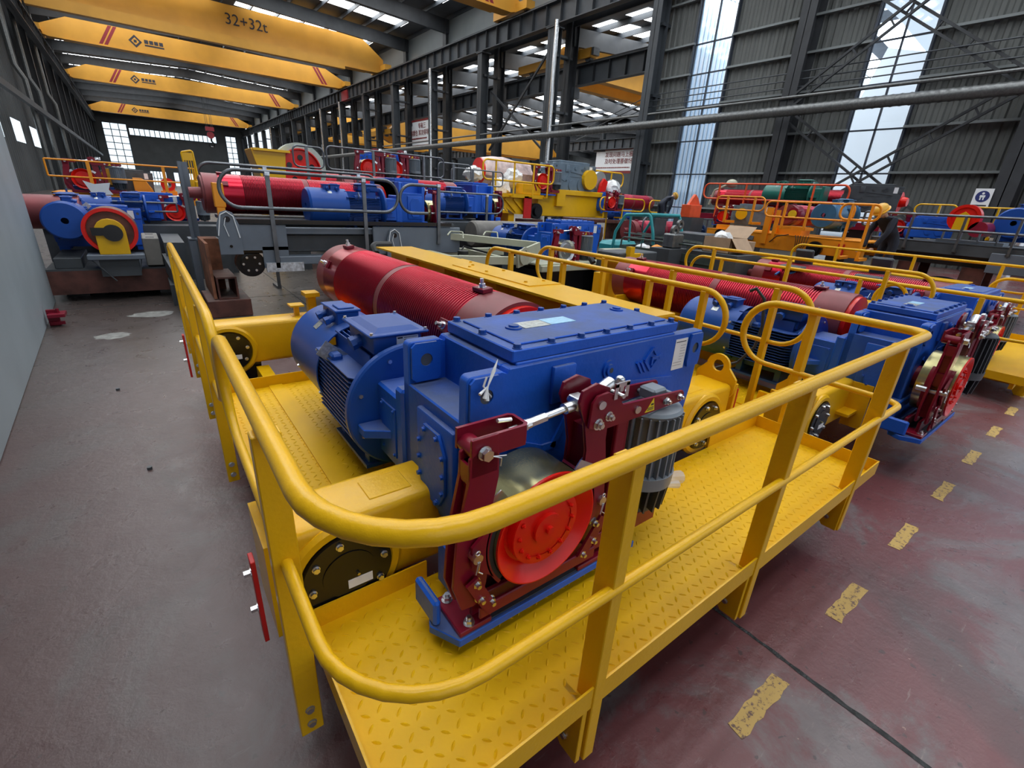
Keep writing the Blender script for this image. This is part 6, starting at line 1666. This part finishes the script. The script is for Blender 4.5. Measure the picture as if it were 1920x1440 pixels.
yrail('short orange yellow guard rail with round corners near the helmet', 11.6, 3.45, 4.15, 1.98, 2.28, 1.2, (3.6, 3.95), rr=0.024)
put(T1G, TC(GC, (13.0, 6.72, 1.92), -63, .66), 'grey gearbox with a yellow end disc on the orange yellow trolley', mm={BLU: GRYB, BLUM: GRYD})
b = MB(); b.cyl((12.72, 6.86, 1.96), (12.62, 6.81, 1.96), .14, 26); o = b.build('yellow_end_disc', YEL, None); tag(o, 'round yellow disc on the grey gearbox of the orange yellow trolley', 'disc')
put(T1B, TC(BC, (12.85, 7.35, 1.9), -63, .62), 'dark red brake with red wheel on the orange yellow trolley')
put(T1M, TC(MC, (12.7, 4.88, 2.04), 90, .98), 'blue motor hood end on the orange yellow trolley', mm={BLUM: mat('mid_blue_paint', (0.03, 0.12, 0.24), 0.35)})
put(T1D, TC(DC, (12.8, 5.75, 2.0), 90, .8), 'dark red drum left of the blue hood on the orange yellow trolley', mm={DRUM: PURP})
b = MB(); b.cyl((12.1, 5.3, 2.05), (12.25, 5.3, 2.05), .12, 20); b.box(12.1, 12.3, 5.15, 5.45, 1.9, 2.0); o = b.build('bearing_mount', MAR, None); tag(o, 'dark red bearing between the two orange yellow uprights', 'bearing')
b = MB(); b.cyl((12.07, 5.3, 2.02), (12.1, 5.3, 2.02), .09, 20); o = b.build('yellow_tag_disc', TUBEY, None); tag(o, 'yellow tagged black disc on the dark red bearing', 'disc')
cb = thing('lifting_block', 'small orange red block with an eye left of the orange yellow trolley', 'block', (12.6, 8.4, 1.8))
b = MB(); b.box(12.4, 12.95, 8.2, 8.5, 1.78, 2.12, .01); b.prism([(12.45, 8.3, 2.12), (13.0, 8.3, 2.12), (12.85, 8.3, 2.3), (12.7, 8.3, 2.4), (12.6, 8.3, 2.3)], (0, .08, 0)); fin(b, 'body', RORG, cb)
b = MB(); b.box(12.4, 13.0, 8.1, 8.7, 0, 1.78); fin(b, 'stand', PRIMD, cb)
# boxes and clutter in front of it
bx = thing('cardboard_box', 'open cardboard box with plastic inside below the orange yellow trolley', 'box', (9.6, 5.4, 0.9))
b = MB(); b.box(9.3, 9.9, 5.1, 5.7, 1.2, 1.21); b.box(9.3, 9.31, 5.1, 5.7, 1.2, 1.5); b.box(9.89, 9.9, 5.1, 5.7, 1.2, 1.5); b.box(9.3, 9.9, 5.1, 5.11, 1.2, 1.5); b.box(9.3, 9.9, 5.69, 5.7, 1.2, 1.5)
b.prism([(9.9, 5.1, 1.5), (9.9, 5.7, 1.5), (10.2, 5.7, 1.72), (10.2, 5.1, 1.72)], (0.005, 0, .005)); b.prism([(9.3, 5.1, 1.5), (9.9, 5.1, 1.5), (9.9, 4.9, 1.25), (9.3, 4.9, 1.25)], (0, .005, 0)); fin(b, 'carton', CARD, bx)
b = MB(); b.sph((9.5, 5.4, 1.5), .18, 10, 7, (1, 1, .7))
for v in b.bm.verts: v.co += Vector((random.uniform(-.03, .03), random.uniform(-.03, .03), random.uniform(-.03, .03)))
fin(b, 'plastic_bag', FILM, bx)
b = MB(); b.box(9.1, 10.6, 4.8, 5.9, 0.0, 1.2); o = b.build('work_bench', PRIMD, None); tag(o, 'dark bench under the open cardboard box', 'bench')
b = MB(); b.box(10.0, 10.5, 5.2, 5.7, 1.2, 1.42, .005); o = b.build('cardboard_box', CARD, None); tag(o, 'closed low cardboard box right of the open one', 'box')
for i, (x, y) in enumerate(((9.8, 3.9), (9.9, 2.7))):
    mc = thing('office_chair', ['left black chair with blue bars below the orange trolley', 'right black chair with blue bars below the orange trolley'][i], 'chair', (x, y, 0))
    b = MB(); b.bar((x, y, 1.42), (x + .1, y, 1.1), 0.32, 0.06, bev=.02); b.box(x - .45, x, y - .2, y + .2, 1.06, 1.14, .02); fin(b, 'seat', GRYD, mc)
    b = MB(); b.tube([(x - .4, y, 1.0), (x - .1, y - .3, 1.12)], .02, 6); b.tube([(x - .5, y + .2, 0.95), (x, y + .2, 1.1)], .02, 6); b.tube([(x - .2, y, 1.05), (x - .2, y, 0)], .03, 8); fin(b, 'frame', TARP, mc)
eg = thing('engine_part', 'grey machine part with two rings left of the open cardboard box', 'machine part', (9.0, 6.2, 1.0))
b = MB(); b.lathe((9.0, 6.2, 1.55), (0, 1, 0), [(0, .05), (0, .12), (.06, .12), (.06, .05)], 20, close=True); b.lathe((9.15, 6.2, 1.68), (0, 1, 0), [(0, .05), (0, .1), (.06, .1), (.06, .05)], 20, close=True); b.box(8.85, 9.2, 6.1, 6.4, 1.2, 1.5, .03); fin(b, 'casting', GALV, eg)
b = MB(); b.box(8.6, 9.3, 6.0, 6.5, 0, 1.2); fin(b, 'stand', PRIMD, eg)

# ---- red and green machine beyond
put(T1D, T(17.2, 6.4, 1.35, 0, 1.0), 'long dark red drum behind the thin orange red rail')
put(T1D, T(17.2, 3.2, 1.4, 0, 1.0), 'second dark red drum to the right behind the thin orange red rail')
put(T1M, T(16.9, 4.9, 1.5, 0, 1.2), 'green motor behind the thin orange red rail', mm={BLUM: GREEN, BLU: GREEN})
put(T1G, TC(GC, (17.6, 5.6, 2.55), -70, 1.0), 'dark grey gearbox right of the second dark red drum', mm={BLU: GRYD, BLUM: GRYD})
yrail('thin orange red guard rail in front of the green motor', 17.0, 6.0, 10.8, 2.42, 2.92, 1.8, (7.0, 8.0, 9.2, 10.2), m=RORG, rr=0.028, rad=.2)
fg = thing('trolley_frame', 'red frame below the green motor', 'trolley', (18, 8, 0))
b = MB(); b.box(17.1, 19.6, 5.0, 11.0, 1.7, 1.9); fin(b, 'deck', MAR, fg)
b = MB(); b.box(17.6, 18.0, 5.5, 6, 0, 1.7); b.box(17.6, 18.0, 10, 10.5, 0, 1.7); fin(b, 'stand', PRIMD, fg)
hs = thing('white_hose', 'cream cloth and hose hung over the left end of the dark red drum', 'hose', (17.4, 10, 2.6))
b = MB(); b.sph((17.4, 10.0, 2.95), .18, 12, 8, (1.3, 1, .8)); b.tube([(17.3, 10.1, 2.9), (17.2, 10.5, 2.7), (17.15, 10.6, 2.2)], .04, 8); fin(b, 'hose', CREAM, hs)

# ---- grey primed trolley at the right
gt = thing('trolley_frame', 'dark grey primed trolley frame on brown stands at the right', 'trolley', (14.5, 2.8, 0.9))
b = MB(); b.box(14.0, 14.12, 0.9, 4.4, 1.38, 1.62, .01); b.box(15.9, 16.0, 0.9, 4.4, 1.38, 1.62, .01); b.box(14.0, 16.0, 0.9, 4.4, 1.6, 1.63); b.box(14.3, 14.5, 0.9, 4.2, 1.15, 1.4); fin(b, 'deck', PRIMD, gt)
b = MB()
for y in (2.0, 2.3, 2.6, 2.9): b.box(14.1, 14.16, y, y + .03, 1.6, 1.9)
b.box(14.1, 14.7, 1.9, 3.0, 1.63, 1.7); fin(b, 'web_plates', PRIM, gt)
b = MB(); b.box(13.95, 14.0, 1.2, 2.0, 1.1, 1.5, .01); b.box(13.7, 14.3, 1.15, 1.25, 0.7, 1.55); fin(b, 'ladder_plate', PRIM, gt)
yrail('dark grey steel guard rail along the right grey trolley', 13.95, 0.6, 4.45, 1.88, 2.18, 1.45, (1.75, 2.6, 3.5, 4.2), m=STEEL, rr=0.026, rad=.05)
for i, y in enumerate((2.2, 3.35)):
    s_ = thing('rusty_stand', ['right', 'left'][i] + ' brown I beam stand under the right grey trolley', 'stand', (14.5, y, 0))
    b = MB(); b.box(14.2, 15.2, y - .02, y + .02, 0, 1.15); b.box(14.18, 14.24, y - .2, y + .2, 0, 1.15); b.box(15.15, 15.2, y - .2, y + .2, 0, 1.15); fin(b, 'beam', RUST, s_)
b = MB(); b.box(14.6, 15.0, 2.6, 3.0, 0.0, 0.75); b.sph((14.7, 2.75, 0.75), .33, 12, 8, (1, 1, .35)); o = b.build('tarp_bundle', TARP, None); tag(o, 'blue tarp lying between the two brown stands', 'tarp')
put(T1G, TC(GC, (15.1, 3.4, 1.88), -65, .62), 'blue gear reducer with white label on the right grey trolley')
put(T1B, TC(BC, (15.0, 3.95, 1.92), -65, .7), 'dark red brake at the left end of the right grey trolley')
put(T1M, TC(MC, (15.3, 2.05, 2.1), 90, 1.1), 'dark blue motor at the far right edge behind the grey rail')
pr_ = thing('rope_sheave', 'big red pulley wheel with yellow bearing on the right grey trolley', 'pulley', (14.7, 2.2, 1.7))
b = MB(); b.lathe((14.5, 2.75, 2.15), (1, 0, 0), [(0.03, .05), (0.03, .2), (0, .22), (0, .28), (.25, .28), (.25, .05)], 40); fin(b, 'rim', RED, pr_)
b = MB(); b.prism([(14.44, 2.62, 1.9), (14.44, 2.88, 1.9), (14.44, 2.86, 2.2), (14.44, 2.75, 2.28), (14.44, 2.64, 2.2)], (.05, 0, 0)); fin(b, 'bearing_housing', YEL, pr_)
b = MB(); b.lathe((14.5, 2.45, 1.93), (1, 0, 0), [(0, .05), (0, .16), (.9, .16), (.9, .05)], 30); o = b.build('drum_shaft', PURP, None); tag(o, 'short pink drum below the big red pulley wheel', 'drum')
yrail('yellow guard rail with round ends behind the right grey trolley', 16.2, 1.9, 3.2, 2.2, 2.42, 1.7, (2.5,), m=YEL, rr=0.02)
yrail('yellow guard rail left of the round one behind the right grey trolley', 16.2, 3.25, 4.1, 2.2, 2.45, 0.0, (3.6,), m=YEL, rr=0.02)

# ---- workers
def worker(label, x, y, z, yaw, lean, s=1.0, arms='front'):
    g = thing('person', label, 'person', (x, y, z), yaw)
    def sk(name, pts, edges, rad, m):
        me = bpy.data.meshes.new(name); me.from_pydata([Vector(p) * s for p in pts], edges, []); o = bpy.data.objects.new(name, me); C.objects.link(o); o.parent = g
        sm = o.modifiers.new('skin', 'SKIN'); me.skin_vertices.data if me.skin_vertices else None
        if not me.skin_vertices: pass
        for i, r_ in enumerate(rad):
            me.skin_vertices[0].data[i].radius = (r_[0] * s, r_[1] * s)
        me.skin_vertices[0].data[0].use_root = True
        ss = o.modifiers.new('sub', 'SUBSURF'); ss.levels = 2; ss.render_levels = 2
        me.materials.append(m); return o
    L = R(lean); def_p = Vector((0, 0, 0.95))
    def up(h, f=0.0, sx=0.0):   # along the leaning spine; the body faces +x
        return def_p + Vector((math.sin(L) * h + math.cos(L) * f, sx, math.cos(L) * h - math.sin(L) * f))
    pts = [def_p, up(.22), up(.42), up(.50), up(.44, 0, .18), up(.44, 0, -.18), up(.30, .22, .22), up(.28, .25, -.22), up(.16, .48, .14), up(.12, .50, -.12),
           Vector((0, .10, .90)), Vector((0, -.10, .90)), Vector((.05, .12, .50)), Vector((.07, -.12, .50)), Vector((0, .12, .10)), Vector((0, -.12, .10)), Vector((.12, .13, .04)), Vector((.12, -.13, .04))]
    E_ = [(0, 1), (1, 2), (2, 3), (2, 4), (2, 5), (4, 6), (5, 7), (6, 8), (7, 9), (0, 10), (0, 11), (10, 12), (11, 13), (12, 14), (13, 15), (14, 16), (15, 17)]
    rad = [(.15, .11), (.14, .10), (.15, .09), (.07, .07), (.075, .075), (.075, .075), (.055, .055), (.055, .055), (.045, .045), (.045, .045), (.10, .10), (.10, .10), (.075, .075), (.075, .075), (.055, .055), (.055, .055), (.045, .04), (.045, .04)]
    sk('body', pts, E_, rad, NAVY)
    hc = up(.66, .04)
    b = MB(); b.sph(Vector(hc) * s, 0.105 * s, 16, 12, (1, .85, 1.15)); b.cyl(up(.48) * s, up(.60) * s, .05 * s, 12); b.sph(up(.63, .15) * s, .02 * s, 8, 6)
    for sy in (-.035, .035): b.sph(up(.66, .125, sy) * s, .012 * s, 6, 5)
    for sy in (-.09, .09): b.sph(up(.65, .02, sy) * s, .025 * s, 6, 5)
    o = b.build('head', SKIN, g)
    b = MB(); q = Matrix.Translation(up(.71, .04) * s) @ Matrix.Rotation(L, 4, 'Y')
    b.sph((0, 0, 0), .135 * s, 20, 12, (1.12, .95, .85)); b.lathe((0, 0, -.03 * s), (0, 0, 1), [(0, .12 * s), (0, .165 * s), (.012 * s, .165 * s), (.012 * s, .12 * s)], 24, close=True)
    bmesh.ops.transform(b.bm, matrix=q, verts=b.bm.verts); b.build('helmet', HELM, g)
    for (hp, sy) in ((up(.13, .55, .13), 1), (up(.09, .57, -.11), -1)):
        b = MB(); b.sph(hp * s, .045 * s, 10, 8, (1.1, .8, .6))
        for k in range(4): b.tube([(hp + Vector((.02, (k - 1.5) * .02, 0))) * s, (hp + Vector((.07, (k - 1.5) * .022, -.01))) * s, (hp + Vector((.095, (k - 1.5) * .022, -.035))) * s], .009 * s, 6)
        b.tube([(hp + Vector((0, -sy * .035, 0))) * s, (hp + Vector((.04, -sy * .06, -.01))) * s], .01 * s, 6)
        b.build('hand', SKIN, g)
    return g
worker('person in dark clothes and yellow helmet bending over behind the short yellow rail', 17.9, 13.3, 1.25, R(-20), 62)
b = MB(); b.box(17.2, 18.8, 12.6, 14.0, 0, 1.25); b.build('work_platform', PRIMD, None); tag(bpy.data.objects['work_platform'], 'dark platform under the bending worker', 'platform')
worker('person with yellow helmet behind the round cornered orange rail near the wide window', 12.4, 3.35, 0.72, R(150), 38)
b = MB(); b.box(12.1, 12.95, 3.0, 3.55, 0, 0.72); o = b.build('work_platform', PRIMD, None); tag(o, 'dark step under the worker near the wide window', 'platform')

# ---- farther rows, small in the picture
far = [(9.5, 15.5, .9, 90, 'x'), (13.5, 19.5, .9, 90, 'x'), (10.5, 20, .9, 90, 'x'), (18, 21.5, .8, 90, 'x'), (10, 26, .9, 90, 'x'), (12.0, 29, .8, 90, 'x'), (24, 18.0, .6, 90, 'x'), (15, 33, .9, 90, 'x')]
pos = ['right of the pale green ring', 'behind the plastic wrapped machinery', 'behind the pale green ring', 'far behind the large grey gearbox', 'deep in the hall among the columns', 'deep in the hall behind the hopper', 'near the corner column', 'farthest right in the depth of the hall']
for i, (x, y, z, d, _) in enumerate(far):
    M = T(x, y, z, d, 1.05)
    sk_ = ('bolt', 'pivot_bolt', 'cotter_pin', 'socket', 'printed_lines', 'cover_bolt', 'rope_clamp', 'paper_label', 'vent_plug', 'pin', 'warning_triangle', 'slotted_bracket', 'lining_clip', 'shoe_pin', 'name_plate_boss')
    put(T1M, M, 'distant blue motor ' + pos[i], 'distant blue motors', skip=sk_)
    put(T1D, M, 'distant red drum ' + pos[i], 'distant red drums', skip=sk_)
    if i % 2 == 0:
        put(T1G, M, 'distant blue gear reducer ' + pos[i], 'distant gear reducers', skip=sk_)
    f_ = thing('trolley_frame', 'distant dark trolley frame ' + pos[i], 'trolley', (x - 3, y + 1.4, 0), 0, 'distant trolley frames')
    b = MB(); b.box(x - 5.2, x - 1.0, y + .4, y + 2.4, z + .45, z + .6); b.box(x - 4.8, x - 4.4, y + .5, y + 2.3, 0, z + .45); b.box(x - 1.8, x - 1.4, y + .5, y + 2.3, 0, z + .45)
    fin(b, 'deck', [PRIMD, ORG, RUST, YEL][i % 4], f_)
    if i % 3 == 1:
        thin_rail('distant yellow guard rail ' + pos[i], y + .3, x - 5.2, x - 1.0, z + .95, z + 1.4, z + .5, (x - 4, x - 2.5), m=YEL, rr=0.025)

cl = thing('steel_clamp', 'small dark red clamp on the floor beside the grey painted steel box', 'clamp', (-1.25, 8.9, 0))
b = MB(); b.box(-1.32, -1.2, 8.85, 8.9, 0, 0.22); b.box(-1.3, -1.12, 8.7, 8.95, 0.14, 0.18); b.box(-1.3, -1.15, 8.8, 8.84, 0.02, 0.06); fin(b, 'jaw', MAR, cl)
bolt((-1.2, 8.85, 0.18), (0, 0, 1), 0.02, 0.05, MAR, cl, cl)
random.seed(21)
for i, (x, y, rx, ry) in enumerate(((-0.16, 9.1, 0.30, 0.22), (-0.62, 7.95, 0.20, 0.16))):
    b = MB(); b.prism([(x + rx * (0.8 + .3 * random.random()) * math.cos(2 * PI * k / 18), y + ry * (0.8 + .3 * random.random()) * math.sin(2 * PI * k / 18), 0.0008) for k in range(18)], (0, 0, 0.0008))
    o = b.build('floor_stain', mat('pale_floor_stain', (0.22, 0.215, 0.20), 0.7, var=0.4, nscale=14), None, smooth=0); o['kind'] = 'structure'
for i, (x, y) in enumerate(((-0.52, 5.75), (-0.3, 3.9))):
    b = MB(); b.cyl((x, y, 0), (x, y, 0.02), 0.018, 6); o = b.build('steel_nut', GRYD, None); tag(o, ['farther', 'nearer'][i] + ' loose dark nut lying on the floor at the left', 'nut')
split_all()
